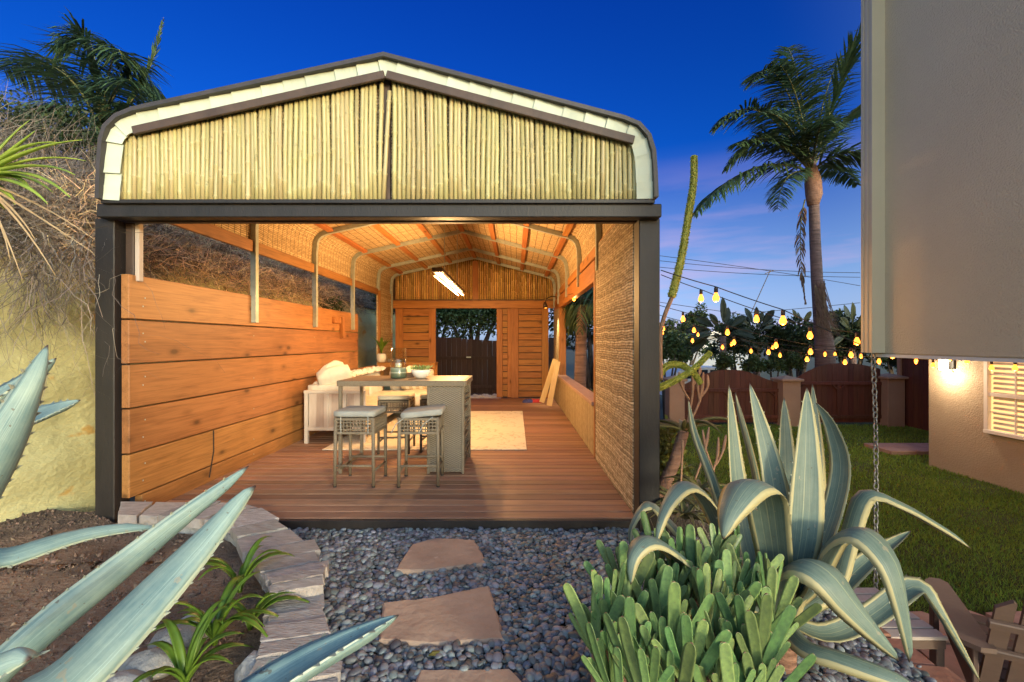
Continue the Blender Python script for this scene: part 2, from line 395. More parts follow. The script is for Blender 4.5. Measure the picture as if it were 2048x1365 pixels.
MT['roofsheet'] = plain('pale_ribbed_roof_sheet', (.50, .55, .44), (.43, .48, .385), rough=.45, rand=.09, scale=5, bmp=.08, speck=((.25, .25, .18), 9, .72))
MT['reed_side'] = reed('reed_screen_mat', (.80, .67, .49), (.34, .26, .17), 2, .024)
MT['reed_ceil'] = reed('reed_ceiling_mat', (.82, .64, .38), (.52, .36, .18), 1, .019, stitch=0)
MT['reed_wall'] = reed('reed_wall_mat', (.80, .63, .38), (.50, .36, .19), 2, .022, stitch=1)
MT['reed_v'] = reed('upright_reed_mat', (.62, .50, .30), (.36, .27, .15), 1, .02)

def bamboomat(name, c1, c2, rand):
    m, t, b = newmat(name); b.inputs['Roughness'].default_value = .38; b.inputs['Specular IOR Level'].default_value = .45
    src = coords(t, True); col = ramp(t, noise(t, mapped(t, src, (14, 14, 1.2)), 1.5, 5), [(.3, c2), (.7, c1)])
    col = mixrgb(t, col, tuple(x * .55 for x in c2), math_(t, 'MULTIPLY', math_(t, 'GREATER_THAN', noise(t, src, 18, 3), .66), .5))
    col = vary(t, col, rand, False, .012); t.links.new(col, b.inputs['Base Color']); bump(t, b, noise(t, mapped(t, src, (60, 60, 3)), 1.5, 3), .15, .003)
    return m
MT['bamboo'] = bamboomat('bamboo_cane', (.48, .41, .20), (.38, .32, .145), .15)
MT['bamboo_b'] = bamboomat('old_bamboo_cane', (.62, .40, .14), (.40, .23, .07), .25)
MT['wicker'] = wicker('grey_brown_wicker', (.25, .205, .15), (.12, .095, .068))
MT['wickerframe'] = plain('wicker_wrapped_frame', (.19, .15, .105), (.115, .09, .062), rough=.5, scale=60, stretch=(1, 1, 3), bmp=.5, bscale=90)
MT['tabletop'] = wood('weathered_table_top', (.28, .19, .125), (.19, .125, .08), 0, rough=.4, knots=False, rand=.05)
MT['cushion'] = plain('cream_cushion_fabric', (.58, .53, .44), (.50, .45, .37), rough=.9, scale=12, bmp=.15, bscale=120, bdist=.003)
MT['cushion_grey'] = plain('pale_grey_cushion_fabric', (.29, .295, .28), (.24, .245, .235), rough=.9, scale=10, bmp=.15, bscale=120, bdist=.003)
MT['sofaframe'] = plain('off_white_sofa_frame', (.52, .46, .40), (.45, .40, .35), rough=.5, scale=5)
MT['sling'] = plain('taupe_sling_fabric', (.42, .33, .27), (.36, .28, .23), rough=.85, scale=30, stretch=(1, 1, .2))
MT['sling_b'] = plain('pale_taupe_sling_fabric', (.50, .42, .36), (.45, .37, .31), rough=.85, scale=30, stretch=(1, 1, .2))
MT['throw'] = plain('white_knit_throw', (.68, .64, .57), (.55, .5, .44), rough=.95, scale=25, bmp=.8, bscale=45, bdist=.02)
MT['ceramic'] = plain('white_ceramic', (.75, .72, .66), (.68, .65, .6), rough=.25, scale=3)
MT['soil'] = plain('dark_garden_soil', (.27, .17, .115), (.06, .04, .032), rough=.95, scale=2.2, bmp=1.0, bscale=45, bdist=.03, detail=9, speck=((.30, .22, .16), 50, .66))
MT['mulch'] = plain('brown_mulch_soil', (.16, .09, .05), (.05, .03, .02), rough=.95, scale=6, bmp=1.0, bscale=40, bdist=.03, detail=9)
MT['gravelbase'] = plain('dark_gravel_base', (.03, .032, .036), (.015, .016, .018), rough=.9, scale=40, bmp=.8, bscale=60, bdist=.02)
MT['bank'] = plain('yellow_sandstone_bank', (.46, .43, .22), (.34, .31, .14), rough=.9, scale=1.6, stretch=(1, 1, 1.8), bmp=.6, bscale=14, bdist=.03, detail=10, speck=((.42, .27, .08), 2.6, .62))
MT['hill'] = plain('dry_hillside_earth', (.11, .085, .06), (.05, .04, .035), rough=.95, scale=3, bmp=.8, bscale=12, bdist=.06)
MT['flag'] = plain('tan_flagstone', (.42, .29, .21), (.30, .20, .145), rough=.8, scale=5, bmp=.55, bscale=16, bdist=.02, rand=.06, detail=9, speck=((.45, .33, .26), 14, .68))
MT['cap'] = plain('grey_violet_capstone', (.37, .325, .30), (.24, .21, .195), rough=.85, scale=6, stretch=(2, 6, 2), bmp=.7, bscale=14, bdist=.02, rand=.16, hue=.015, detail=9)
MT['rock'] = plain('grey_garden_rock', (.34, .33, .32), (.17, .17, .18), rough=.9, scale=9, bmp=.9, bscale=18, bdist=.03, rand=.12)
MT['patio'] = plain('pink_tan_patio_flagstone', (.42, .27, .205), (.30, .185, .14), rough=.8, scale=4, bmp=.45, bscale=14, bdist=.015, rand=.14, hue=.012, detail=9)
MT['mortar'] = plain('sandy_mortar', (.30, .23, .17), (.22, .165, .12), rough=.95, scale=20, bmp=.4)
MT['brick'] = plain('red_brown_brick', (.33, .145, .095), (.22, .09, .06), rough=.85, scale=9, bmp=.6, bscale=30, rand=.15, hue=.01)
MT['lawn'] = plain('lawn_soil', (.05, .065, .018), (.03, .045, .012), rough=.95, scale=3, bmp=.5)
MT['grass'] = leafmat('grass_blade', (.21, .31, .045), (.12, .20, .03), rough=.6, rand=.35, hue=.03, trans=.3, scale=.9)
MT['farground'] = plain('distant_ground', (.06, .07, .045), (.04, .045, .035), rough=.95, scale=.05)
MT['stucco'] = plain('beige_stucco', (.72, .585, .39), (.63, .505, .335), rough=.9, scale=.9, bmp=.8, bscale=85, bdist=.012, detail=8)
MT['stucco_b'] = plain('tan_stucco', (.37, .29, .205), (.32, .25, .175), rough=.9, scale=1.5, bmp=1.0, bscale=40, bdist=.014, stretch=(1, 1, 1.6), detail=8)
MT['stucco_p'] = plain('pink_stucco_pillar', (.37, .235, .155), (.31, .19, .125), rough=.9, scale=2, bmp=.5, bscale=45)
MT['fence'] = wood('red_brown_fence_board', (.125, .042, .024), (.07, .022, .013), 2, rough=.6, rand=.15, knots=False)
MT['fence_dk'] = wood('black_brown_fence_board', (.055, .03, .024), (.03, .017, .014), 2, rough=.7, rand=.2, knots=False)
MT['white'] = plain('white_paint', (.78, .74, .68), (.72, .68, .62), rough=.45, scale=3)
MT['downspout'] = plain('beige_downspout_metal', (.62, .51, .345), (.56, .46, .31), rough=.5, scale=2)
MT['chain'] = plain('grey_chain_steel', (.36, .36, .34), (.2, .2, .19), rough=.45, metal=.6, scale=30)
MT['black'] = plain('black_metal', (.02, .02, .02), (.012, .012, .012), rough=.4)
MT['chair'] = plain('tan_plastic_lumber', (.14, .09, .068), (.11, .072, .055), rough=.55, scale=6, stretch=(1, 1, 4), bmp=.15)
MT['pebble'] = plain('river_pebble', (.17, .182, .205), (.09, .098, .115), rough=.6, scale=30, rand=.62, island=True, hue=.09, bmp=.1, bscale=80)
MT['pebble_o'] = plain('river_pebble_single', (.17, .182, .205), (.09, .098, .115), rough=.6, scale=30, rand=.62, hue=.09, bmp=.1, bscale=80)
MT['white_rock'] = plain('white_landscape_rock', (.6, .58, .54), (.42, .4, .38), rough=.8, scale=9, bmp=.4)
MT['agave'] = agavemat('blue_agave_leaf', (.25, .325, .28), (.11, .185, .19), (.46, .52, .41), .05)
MT['agave_v'] = agavemat('variegated_agave_leaf', (.150, .195, .155), (.082, .125, .108), (.39, .345, .185), .25, (.28, .30, .19))
MT['tooth'] = plain('agave_tooth', (.35, .38, .28), (.2, .18, .13), rough=.5)
def fanmat():
    m, t, b = newmat('fan_aloe_leaf'); b.inputs['Roughness'].default_value = .45
    tc = t.nodes.new('ShaderNodeTexCoord'); sp = t.nodes.new('ShaderNodeSeparateXYZ'); t.links.new(tc.outputs['UV'], sp.inputs[0])
    col = ramp(t, noise(t, coords(t, True), 16, 5), [(.3, (.080, .135, .052)), (.7, (.145, .235, .072))])
    ed = math_(t, 'ABSOLUTE', math_(t, 'SUBTRACT', math_(t, 'MULTIPLY', sp.outputs[0], 2.0), 1.0))
    col = mixrgb(t, col, (.22, .30, .09), math_(t, 'MULTIPLY', math_(t, 'GREATER_THAN', ed, .88), .5))
    col = mixrgb(t, col, (.22, .09, .045), math_(t, 'MULTIPLY', ramp(t, sp.outputs[1], [(.955, (0, 0, 0)), (.99, (1, 1, 1))]), .8))
    col = mixrgb(t, col, (.10, .085, .05), math_(t, 'MULTIPLY', math_(t, 'GREATER_THAN', noise(t, coords(t, True), 45, 2), .68), .5))
    col = vary(t, col, .38, False, .035); t.links.new(col, b.inputs['Base Color']); bump(t, b, noise(t, coords(t, True), 30, 4), .2, .004); return m
MT['fan'] = fanmat()
MT['strap'] = leafmat('strap_leaf', (.13, .25, .03), (.06, .14, .02), rough=.35, rand=.3, hue=.02)
MT['yucca'] = leafmat('yucca_leaf', (.34, .50, .09), (.2, .34, .06), rough=.4, rand=.3)
MT['straw'] = leafmat('straw_dead_leaf', (.50, .40, .22), (.35, .27, .15), rough=.7, rand=.3)
MT['twig'] = leafmat('dry_twig_dim', (.23, .19, .155), (.10, .085, .08), rough=.8, rand=.6, hue=.03, trans=0, scale=1.0)  # dark grey twig copy: the slope's lack of light is in the colour
MT['drybush'] = leafmat('dry_bush_leaf', (.55, .39, .23), (.3, .2, .13), rough=.8, rand=.5, hue=.03)
MT['twig_lit'] = leafmat('tan_twig_lit', (.75, .54, .32), (.45, .31, .19), rough=.8, rand=.5, hue=.03, trans=0, scale=1.0)  # paler twig copy: lamp light from the pavilion is painted into the colour
MT['palm'] = leafmat('palm_leaflet', (.085, .14, .06), (.04, .075, .035), rough=.45, rand=.35, hue=.02)
MT['palm_dead'] = leafmat('dead_palm_leaf', (.23, .14, .085), (.12, .07, .045), rough=.8, rand=.3)
MT['palmtrunk'] = plain('ringed_palm_trunk', (.27, .165, .135), (.13, .08, .065), rough=.85, scale=2.5, stretch=(1, 1, 9), bmp=.9, bscale=5, bdist=.05)
MT['leaf_dk'] = leafmat('dark_hedge_leaf', (.05, .075, .025), (.022, .036, .014), rough=.5, rand=.4, hue=.03)
MT['leaf_md'] = leafmat('shrub_leaf', (.085, .125, .04), (.04, .065, .02), rough=.5, rand=.4, hue=.03)
MT['leaf_yl'] = leafmat('yellow_green_leaf', (.22, .22, .05), (.11, .12, .03), rough=.5, rand=.4, hue=.03)
MT['paddle'] = leafmat('paddle_leaf', (.05, .065, .03), (.025, .034, .018), rough=.4, rand=.3, hue=.02)
MT['aloe'] = leafmat('aloe_leaf', (.16, .17, .05), (.09, .085, .03), rough=.45, rand=.25, hue=.025, trans=0)
MT['aloetrunk'] = plain('scaly_aloe_trunk', (.36, .20, .14), (.18, .09, .06), rough=.9, scale=6, stretch=(1, 1, 6), bmp=.9, bscale=10, bdist=.03)
MT['stalk'] = plain('pink_tan_flower_stalk', (.42, .24, .15), (.3, .16, .09), rough=.7, scale=20)
MT['spike'] = leafmat('yellow_green_flower_bud', (.55, .52, .09), (.33, .35, .06), rough=.6, rand=.35, hue=.02, trans=.1, scale=20)
MT['wire'] = plain('black_cable', (.02, .018, .016), rough=.6)
MT['bulb'] = emit('lit_filament_bulb', (1.0, .24, .025), .9)
MT['tube'] = emit('warm_light_tube', (1.0, .62, .26), 5.0)
MT['socket'] = plain('brown_lamp_socket', (.05, .03, .02), rough=.5)

# ================================================================ SETTING
LAWN = -0.9
def sheet(name, fn, nu, nv, mat, parent=None, kind='structure', smooth=True):
    V = np.array([fn(i / nu, j / nv) for j in range(nv + 1) for i in range(nu + 1)]); a = np.arange(nu * nv); i = a % nu; j = a // nu; k = j * (nu + 1) + i
    return raw(name, V, np.stack([k, k + 1, k + nu + 2, k + nu + 1], 1), mat, parent, kind, smooth)
from mathutils import noise as mn
def nz(x, y, z=0, s=1.0): return mn.noise(Vector((x * s, y * s, z * s)))

sheet('ground', lambda u, v: (lerp(-900, 900, u), lerp(-300, 1500, v), -1.35), 8, 8, MT['farground'])
sheet('lawn_ground', lambda u, v: (lerp(1.7, 16, u), lerp(1.0, 13.2, v), LAWN - .02 + .03 * nz(u * 14, v * 12)), 40, 40, MT['lawn'])
# planted strip that falls from the deck to the lawn
def strip(u, v):
    y = lerp(2.5, 12.5, v); x = lerp(.9, 2.35 + .15 * math.sin(y * 1.3), u)
    return (x, y, lerp(-.12, LAWN - .03, max(0, (u - .15) / .85) ** .8) + .04 * nz(x, y, 0, 3))
sheet('planting_bed', strip, 14, 60, MT['mulch'])

# gravel bed in front of the deck
def gz(x, y):
    e = max(0.0, x - .9)
    return -.115 - .16 * min(e, 1.1) + .012 * nz(x, y, 3, 2.0)
gravel = sheet('gravel_bed', lambda u, v: (lerp(-1.3, 2.02, u), lerp(.3, 3.52, v), gz(lerp(-1.3, 2.02, u), lerp(.3, 3.52, v))), 30, 30, MT['gravelbase'])

# inner and outer edges of the curved planter wall, on its top
ZW = .145
inner = [G(x, y, ZW) for x, y in ((235, 1030), (330, 1032), (430, 1040), (470, 1065), (500, 1110), (525, 1150), (535, 1190), (533, 1230), (528, 1290), (500, 1365), (470, 1450), (430, 1560))]
outer = [G(x, y, ZW) for x, y in ((240, 1003), (400, 1004), (505, 1008), (570, 1048), (625, 1085), (650, 1125), (642, 1170), (648, 1215), (662, 1270), (668, 1330), (672, 1420), (672, 1530))]
def along(poly, t):
    n = len(poly) - 1; q = min(max(t, 0), .99999) * n; i = int(q); return poly[i].lerp(poly[i + 1], q - i)
# planted soil left of the wall, rising to the bank
def soilf(u, v):
    p = along(inner, v); x = lerp(p.x + .03, -4.4, u); y = lerp(p.y, lerp(3.62, .2, v), min(1, u * 3)) if v < .3 else lerp(p.y, lerp(3.62, .2, v), u)
    return (x, y, .03 + .03 * u * u + .012 * nz(x, y, 0, 3.1) + .012 * nz(x, y, 0, 11) + .006 * nz(x, y, 0, 37))
sheet('soil_bed', soilf, 60, 60, MT['soil'])

VV = []; FF = []; b = 0
OV = np.array([(1, 0, 0), (-1, 0, 0), (0, 1, 0), (0, -1, 0), (0, 0, 1), (0, 0, -1)], dtype=float); OF = np.array([(0, 2, 4), (2, 1, 4), (1, 3, 4), (3, 0, 4), (2, 0, 5), (1, 2, 5), (3, 1, 5), (0, 3, 5)])
for k in range(5200):
    u, v = R.random() ** .8 * .9 + .02, R.random() * .95; q = soilf(u, v); s_ = R.uniform(.003, .011) * (2.0 if R.random() < .06 else 1)
    e = np.array(Euler((R.uniform(0, 6), R.uniform(0, 6), R.uniform(0, 6))).to_matrix()); VV.append((OV * (s_ * R.uniform(1, 2.6), s_, s_ * .7) * NR.uniform(.7, 1.3, (6, 1))) @ e.T + np.array(q)); FF.append(OF + b); b += 6
tag(raw('soil_clods', np.concatenate(VV), np.concatenate(FF), plain('bark_and_soil_clods', (.20, .13, .09), (.05, .035, .03), rough=.95, scale=20, rand=.6, island=True, hue=.02), None, 'stuff'), 'loose bark chips and clods on the soil bed', 'mulch')

# ---- left bank: a cut sandstone face with a dry slope over it
foot = [(-4.9, -1.5), (-4.6, .5), (-4.35, 1.8), (-4.1, 2.7), (-3.86, 3.4), (-3.72, 4.0), (-3.66, 5.0), (-3.62, 7.5), (-3.6, 10), (-3.6, 13), (-3.6, 18)]
def footat(v):
    q = min(v, .99999) * (len(foot) - 1); i = int(q); f = q - i
    return lerp(foot[i][0], foot[i + 1][0], f), lerp(foot[i][1], foot[i + 1][1], f)
def bankf(u, v):
    x, y = footat(v); h = u * 2.42; b = .05 * nz(x, y, h, 1.2) + .02 * nz(x, y, h, 4) + .006 * nz(x, y, h, 14)
    inn = .22 * (u ** 3) + .25 * max(0, .22 - u) * -1.6 + .03 * math.sin(h * 9 + 2 * nz(x, y, h))
    return (x - inn + b, y + b * .3, h - .08)
bank = sheet('sandstone_bank', bankf, 70, 160, MT['bank'])
def slopef(u, v):
    x, y = footat(v); b = .25 * nz(x - u * 3, y, 0, .9) + .08 * nz(x - u * 5, y, 4, 3)
    return (x - .18 - u * 7, y + u * .3, 2.28 + .6 * (1 - math.exp(-u * 14)) + u * 2.6 + b * min(1, .3 + u * 6))
hill = sheet('hillside', slopef, 40, 90, MT['hill'])
def hillz(x, y):
    fx = np.interp(y, [f[1] for f in foot], [f[0] for f in foot]); u = max(0, (fx - .18 - x) / 7)
    return 2.28 + .6 * (1 - math.exp(-u * 14)) + u * 2.6
tag(bank, kind='structure'); tag(hill, kind='structure')

# ---- planter wall with capstones
pw = thing('planter_wall', 'low curved dry stone wall with plank-like grey violet capstones beside the pebbles', 'wall', inner[5])
core = MB(); n = 60
for k in range(n):
    a0, a1 = along(inner, k / n), along(inner, (k + 1) / n); b0, b1 = along(outer, k / n), along(outer, (k + 1) / n)
    def sh(p, q, z, f): v = p.lerp(q, f); return (v.x + .012 * nz(v.x, v.y, z, 9), v.y + .012 * nz(v.x, v.y, z + 5, 9), z)
    core.add([sh(a0, b0, -.2, .08), sh(a1, b1, -.2, .08), sh(a1, b1, .085, .08), sh(a0, b0, .085, .08), sh(a0, b0, -.2, .9), sh(a1, b1, -.2, .9), sh(a1, b1, .085, .9), sh(a0, b0, .085, .9)],
             [(0, 1, 2, 3), (4, 7, 6, 5), (3, 2, 6, 7)])
core.build('wall_core', MT['rock'], pw)
cuts = [0.0]
while cuts[-1] < 1: cuts.append(cuts[-1] + R.uniform(.024, .056))
raised = {}
for k in range(len(cuts) - 1):
    t0, t1 = cuts[k], min(cuts[k + 1], 1.0)
    if t1 - t0 < .008: continue
    lift = R.uniform(-.006, .012)
    mid_ = along(outer, (t0 + t1) / 2)
    if .47 < t0 < .58: lift += .035
    g = .0016
    e0, e1 = R.uniform(-.05, .06), R.uniform(-.06, .07)
    q = [along(inner, t0 + g).lerp(along(outer, t0 + g), e0), along(inner, t1 - g).lerp(along(outer, t1 - g), e0 + R.uniform(-.04, .04)), along(inner, t1 - g).lerp(along(outer, t1 - g), 1 + e1), along(inner, t0 + g).lerp(along(outer, t0 + g), 1 + e1 + R.uniform(-.05, .05))]
    m = MB(); th = R.uniform(.05, .065); zt = ZW + lift; rows = 7; vs = []
    for lev in (0, 1, 2):
        for i in range(rows + 1):
            for s_ in (0, 1):
                p = q[0].lerp(q[3], i / rows) if s_ == 0 else q[1].lerp(q[2], i / rows)
                c_ = (q[0] + q[1] + q[2] + q[3]) / 4; jit = .007
                v = Vector((p.x + R.uniform(-jit, jit), p.y + R.uniform(-jit, jit) * .3, 0))
                if lev == 2: v = v.lerp(Vector((c_.x, c_.y, 0)), .02); v.z = zt + R.uniform(-.002, .003)
                elif lev == 1: v.z = zt - .006
                else: v.z = zt - th
                vs.append(v)
    st = (rows + 1) * 2; fs = []
    for i in range(rows):
        a = 2 * st + i * 2; fs.append((a, a + 2, a + 3, a + 1)); fs.append((i * 2, i * 2 + 1, i * 2 + 3, i * 2 + 2))
        for lv in (0, 1):
            a = lv * st + i * 2; fs.append((a, a + st, a + st + 2, a + 2)); fs.append((a + 1, a + 3, a + st + 3, a + st + 1))
    for lv in (0, 1):
        a = lv * st; fs.append((a, a + 1, a + st + 1, a + st)); a = lv * st + rows * 2; fs.append((a, a + st, a + st + 1, a + 1))
    m.add(vs, fs); m.build('capstone', MT['cap'], pw)

# ---- stepping stones
def slab(name, px, z, th, mat, label=None, cat=None, group=None, parent=None):
    pts = [G(x, y, z) for x, y in px]; c = sum(pts, Vector((0, 0, 0))) / len(pts); ring = []
    for i in range(len(pts)):
        a, b = pts[i], pts[(i + 1) % len(pts)]; k = max(2, int((b - a).length / .05))
        for j in range(k):
            v = a.lerp(b, j / k); ring.append(v + Vector((R.uniform(-1, 1), R.uniform(-1, 1), 0)) * .006)
    m = MB(); n = len(ring); rows = [(1.0, -th), (1.006, -th * .35), (.99, -.008), (.955, .0), (.5, .002)]
    vs = []
    for s_, dz in rows:
        for p in ring:
            v = c + (p - c) * s_; vs.append(Vector((v.x, v.y, z + dz + (.004 * nz(v.x, v.y, 0, 7) if dz > -.02 else 0) + (R.uniform(-.004, .004) if dz < -.01 else 0))))
    vs.append(c + Vector((0, 0, .002)))
    fs = [(r_ * n + i, r_ * n + (i + 1) % n, (r_ + 1) * n + (i + 1) % n, (r_ + 1) * n + i) for r_ in range(len(rows) - 1) for i in range(n)]
    fs += [((len(rows) - 1) * n + i, (len(rows) - 1) * n + (i + 1) % n, len(vs) - 1) for i in range(n)]
    m.add(vs, fs); o = m.build(name, mat, parent, smooth=False)
    if label: tag(o, label, cat, group)
    return o
ZS = -.055
STEPS = [[(789, 1140), (823, 1088), (872, 1075), (950, 1079), (976, 1126), (850, 1141)],
         [(756, 1280), (764, 1205), (870, 1192), (979, 1171), (1010, 1278), (860, 1286)],
         [(800, 1475), (838, 1339), (1020, 1337), (1078, 1395), (1090, 1478)]]
for px, lb in zip(STEPS, ('small tan stepping stone nearest the wooden deck', 'large tan flat stepping stone in the middle of the pebbles', 'tan stepping stone nearest the camera, cut off by the picture edge')):
    slab('stepping_stone', px, ZS, .06, MT['flag'], lb, 'stepping stone', 'stepping stones in the pebbles')

# ---- pebbles: the largest in view one by one, the rest as one mass
def ico():
    t = (1 + 5 ** .5) / 2; v = [(-1, t, 0), (1, t, 0), (-1, -t, 0), (1, -t, 0), (0, -1, t), (0, 1, t), (0, -1, -t), (0, 1, -t), (t, 0, -1), (t, 0, 1), (-t, 0, -1), (-t, 0, 1)]
    f = [(0, 11, 5), (0, 5, 1), (0, 1, 7), (0, 7, 10), (0, 10, 11), (1, 5, 9), (5, 11, 4), (11, 10, 2), (10, 7, 6), (7, 1, 8), (3, 9, 4), (3, 4, 2), (3, 2, 6), (3, 6, 8), (3, 8, 9), (4, 9, 5), (2, 4, 11), (6, 2, 10), (8, 6, 7), (9, 8, 1)]
    v = [Vector(p).normalized() for p in v]; mid = {}; out = []
    def md(a, b):
        k = (min(a, b), max(a, b))
        if k not in mid: v.append(((v[a] + v[b]) / 2).normalized()); mid[k] = len(v) - 1
        return mid[k]
    for a, b, c in f: x, y, z = md(a, b), md(b, c), md(c, a); out += [(a, x, z), (b, y, x), (c, z, y), (x, y, z)]
    return np.array([tuple(p) for p in v]), np.array(out)
IV, IF = ico()
step_xy = [[(G(x, y, ZS).x, G(x, y, ZS).y) for x, y in px] for px in STEPS]
def inpoly(x, y, poly):
    c = False; j = len(poly) - 1
    for i in range(len(poly)):
        xi, yi = poly[i]; xj, yj = poly[j]
        if (yi > y) != (yj > y) and x < (xj - xi) * (y - yi) / (yj - yi) + xi: c = not c
        j = i
    return c
wall_poly = [(p.x, p.y) for p in inner] + [(p.x, p.y) for p in outer[::-1]]
def outer_x(y):
    best = -9
    for i in range(len(outer) - 1):
        a, b = outer[i], outer[i + 1]; lo, hi = min(a.y, b.y), max(a.y, b.y)
        if lo <= y <= hi and hi > lo: best = max(best, lerp(a.x, b.x, (y - a.y) / (b.y - a.y)))
    return best
spots = []
pitch = .025
yy = 1.05
while yy < 3.54:
    xx = -1.75
    while xx < 2.0:
        x, y = xx + R.uniform(-.013, .013), yy + R.uniform(-.013, .013); xx += pitch
        if x < outer_x(min(y, 3.44)) + .012: continue
        if abs(x) > y * 1.2 + .1 or any(inpoly(x, y, s_) for s_ in step_xy): continue
        spots.append((x, y, R.uniform(-.004, .014)))
        if R.random() < .35: spots.append((x + R.uniform(-.01, .01), y + R.uniform(-.01, .01), R.uniform(.014, .026)))
    yy += pitch * .9
def pscale(): 
    a = R.uniform(.011, .0235) * (1.3 if R.random() < .12 else 1); return (a * R.uniform(1.0, 1.4), a, a * R.uniform(.45, .7))
near = sorted(range(len(spots)), key=lambda i: -spots[i][2] * 30 + spots[i][1] + (50 if abs(spots[i][0] / spots[i][1]) > 1.0 or spots[i][1] < 1.84 or spots[i][0] > .55 else 0))
near = set(near[:300])
pmesh = []
for k in range(6):
    V = IV.copy(); V = V * (1 + .10 * np.sin(V[:, [1, 2, 0]] * (2 + k) + k)); m = MB(); m.add([tuple(p) for p in V], [tuple(f) for f in IF]); pmesh.append(m.mesh('pebble', MT['pebble_o'], True))
VV = []; FF = []; b = 0
for i, (x, y, dz) in enumerate(spots):
    s_ = pscale(); e = (R.uniform(-.4, .4), R.uniform(-.4, .4), R.uniform(0, 6.28)); z = gz(x, y) + .028 + dz
    if i in near:
        inst('pebble', pmesh[i % 6], (x, y, z), gravel, e, s_)
    else:
        m_ = np.array(Euler(e).to_matrix()); V = (IV * s_) @ m_.T + np.array((x, y, z)); VV.append(V); FF.append(IF + b); b += len(IV)
peb = raw('pebbles', np.concatenate(VV), np.concatenate(FF), MT['pebble'], None, 'stuff', True)
tag(peb, 'smooth blue grey river pebbles spread before the deck', 'pebbles')

# ---- patio, brick edging, lawn grass
patio = sheet('patio', lambda u, v: (lerp(1.7, 5.2, u), lerp(1.2, lerp(4.25, 3.2, u) , v) , LAWN + .012), 6, 6, MT['mortar'])
def lawn_edge(x): return 3.95 - .16 * (x - 2.2) + .10 * math.sin(x * 2.1) + (.28 * max(0, x - 3.55) ** 1.5)
cell = .46; row = 0
yy = 1.7
while yy < 4.4:
    xx = 1.75 + (.2 if row % 2 else 0)
    while xx < 5.2:
        wd = cell * R.uniform(.8, 1.15); c = Vector((xx + wd / 2, yy + .2, LAWN + .02))
        if c.y < lawn_edge(c.x) - .08 and c.x > 1.95 + .1:
            m = MB(); k = 9; ring = []
            for i in range(k):
                a = 2 * math.pi * i / k + .35; ca, sa = math.cos(a), math.sin(a)
                q = max(abs(ca), abs(sa)); ring.append((c.x + ca / q * (wd / 2 - .012) * R.uniform(.86, 1.0), c.y + sa / q * .208 * R.uniform(.86, 1.0)))
            m.prism(ring, 2, LAWN + .0, LAWN + R.uniform(.022, .032)); m.build('flagstone', MT['patio'], patio)
        xx += wd
    yy += .43; row += 1
be = thing('brick_edging', 'red brown brick edging along the pebbles above the patio', 'edging', (2.05, 2.6, -.4))
for k in range(9):
    y = 1.55 + k * .225; x = 2.02 + .06 * math.sin(k * .7)
    m = MB(); m.box((x, y, -.31 + R.uniform(-.006, .006)), (.26, .212, .075), Euler((0, .05, R.uniform(-.05, .05))), .008); m.build('brick', MT['brick'], be)
    for lv in range(6):
        m = MB(); m.box((x + .05 + R.uniform(-.006, .006), y + (.11 if lv % 2 else 0), -.40 - lv * .09), (.12, .21, .08), None, .006); m.build('brick', MT['brick'], be)

ng = 150000
gx = NR.uniform(1.9, 12, ng * 2); gy = NR.uniform(3.0, 12.6, ng * 2) ** 1.0
wgt = np.clip(5.2 / gy, .25, 1) ** 1.2; keep = (NR.random(ng * 2) < wgt) & (gx < gy * 1.16 + .3) & (gy > 3.95 - .16 * (gx - 2.2) + .10 * np.sin(gx * 2.1) + .28 * np.maximum(0, gx - 3.55) ** 1.5) & (gx > 2.3)
gx, gy = gx[keep], gy[keep]; n = len(gx); hh = NR.uniform(.025, .06, n); an = NR.uniform(0, 6.28, n); wd = NR.uniform(.003, .006, n) * np.clip(gy / 4.5, 1, 2.4)
lx, ly = NR.normal(0, .018, n), NR.normal(0, .018, n)
Vg = np.zeros((n, 3, 3)); Vg[:, 0] = np.stack([gx - np.cos(an) * wd, gy - np.sin(an) * wd, np.full(n, LAWN - .02)], 1); Vg[:, 1] = np.stack([gx + np.cos(an) * wd, gy + np.sin(an) * wd, np.full(n, LAWN - .02)], 1)
Vg[:, 2] = np.stack([gx + lx, gy + ly, LAWN - .02 + hh], 1)
gr = raw('grass', Vg.reshape(-1, 3), np.arange(n * 3).reshape(-1, 3), MT['grass'], None, 'stuff'); tag(gr, 'short mown green lawn beside the house', 'grass')

# ================================================================ PAVILION
pav = thing('garden_pavilion', 'open steel frame pavilion with bamboo gable, reed lining and thick cedar plank side', 'pavilion', (-1.0, 3.55, 0))
D0, DB = 3.36, 11.12
def xz(px, py, d): p = P(px, py, d); return (p.x, p.z)
ROOF = [xz(x, y, D0) for x, y in ((194, 398), (196, 330), (200, 280), (209, 252), (232, 230), (266, 216), (768, 107), (1248, 233), (1280, 246), (1301, 270), (1311, 302), (1314, 345), (1316, 395))]
def subdiv(poly, step):
    out = []
    for i in range(len(poly) - 1):
        a, b = Vector(poly[i]), Vector(poly[i + 1]); k = max(1, int(round((b - a).length / step)))
        for j in range(k): out.append(tuple(a.lerp(b, j / k)))
    return out + [poly[-1]]
# ribbed roof sheet
fine = subdiv(ROOF, .05); ribs = []; acc = 0
offr = offset(fine, .007)
for i in range(len(fine)): ribs.append(offr[i] if i % 4 == 0 else fine[i])
MB().sweep(offset(ribs, .012), .004, D0 + .05, DB + .25, 1).build('roof_sheet', MT['roofsheet'], pav)
MB().sweep(ROOF, .030, D0 - .02, D0 + .05, 1).build('roof_trim', MT['darktrim'], pav)
MB().sweep(ROOF, .008, D0 + .05, DB + .25, 1).build('roof_cover', MT['darktrim'], pav)
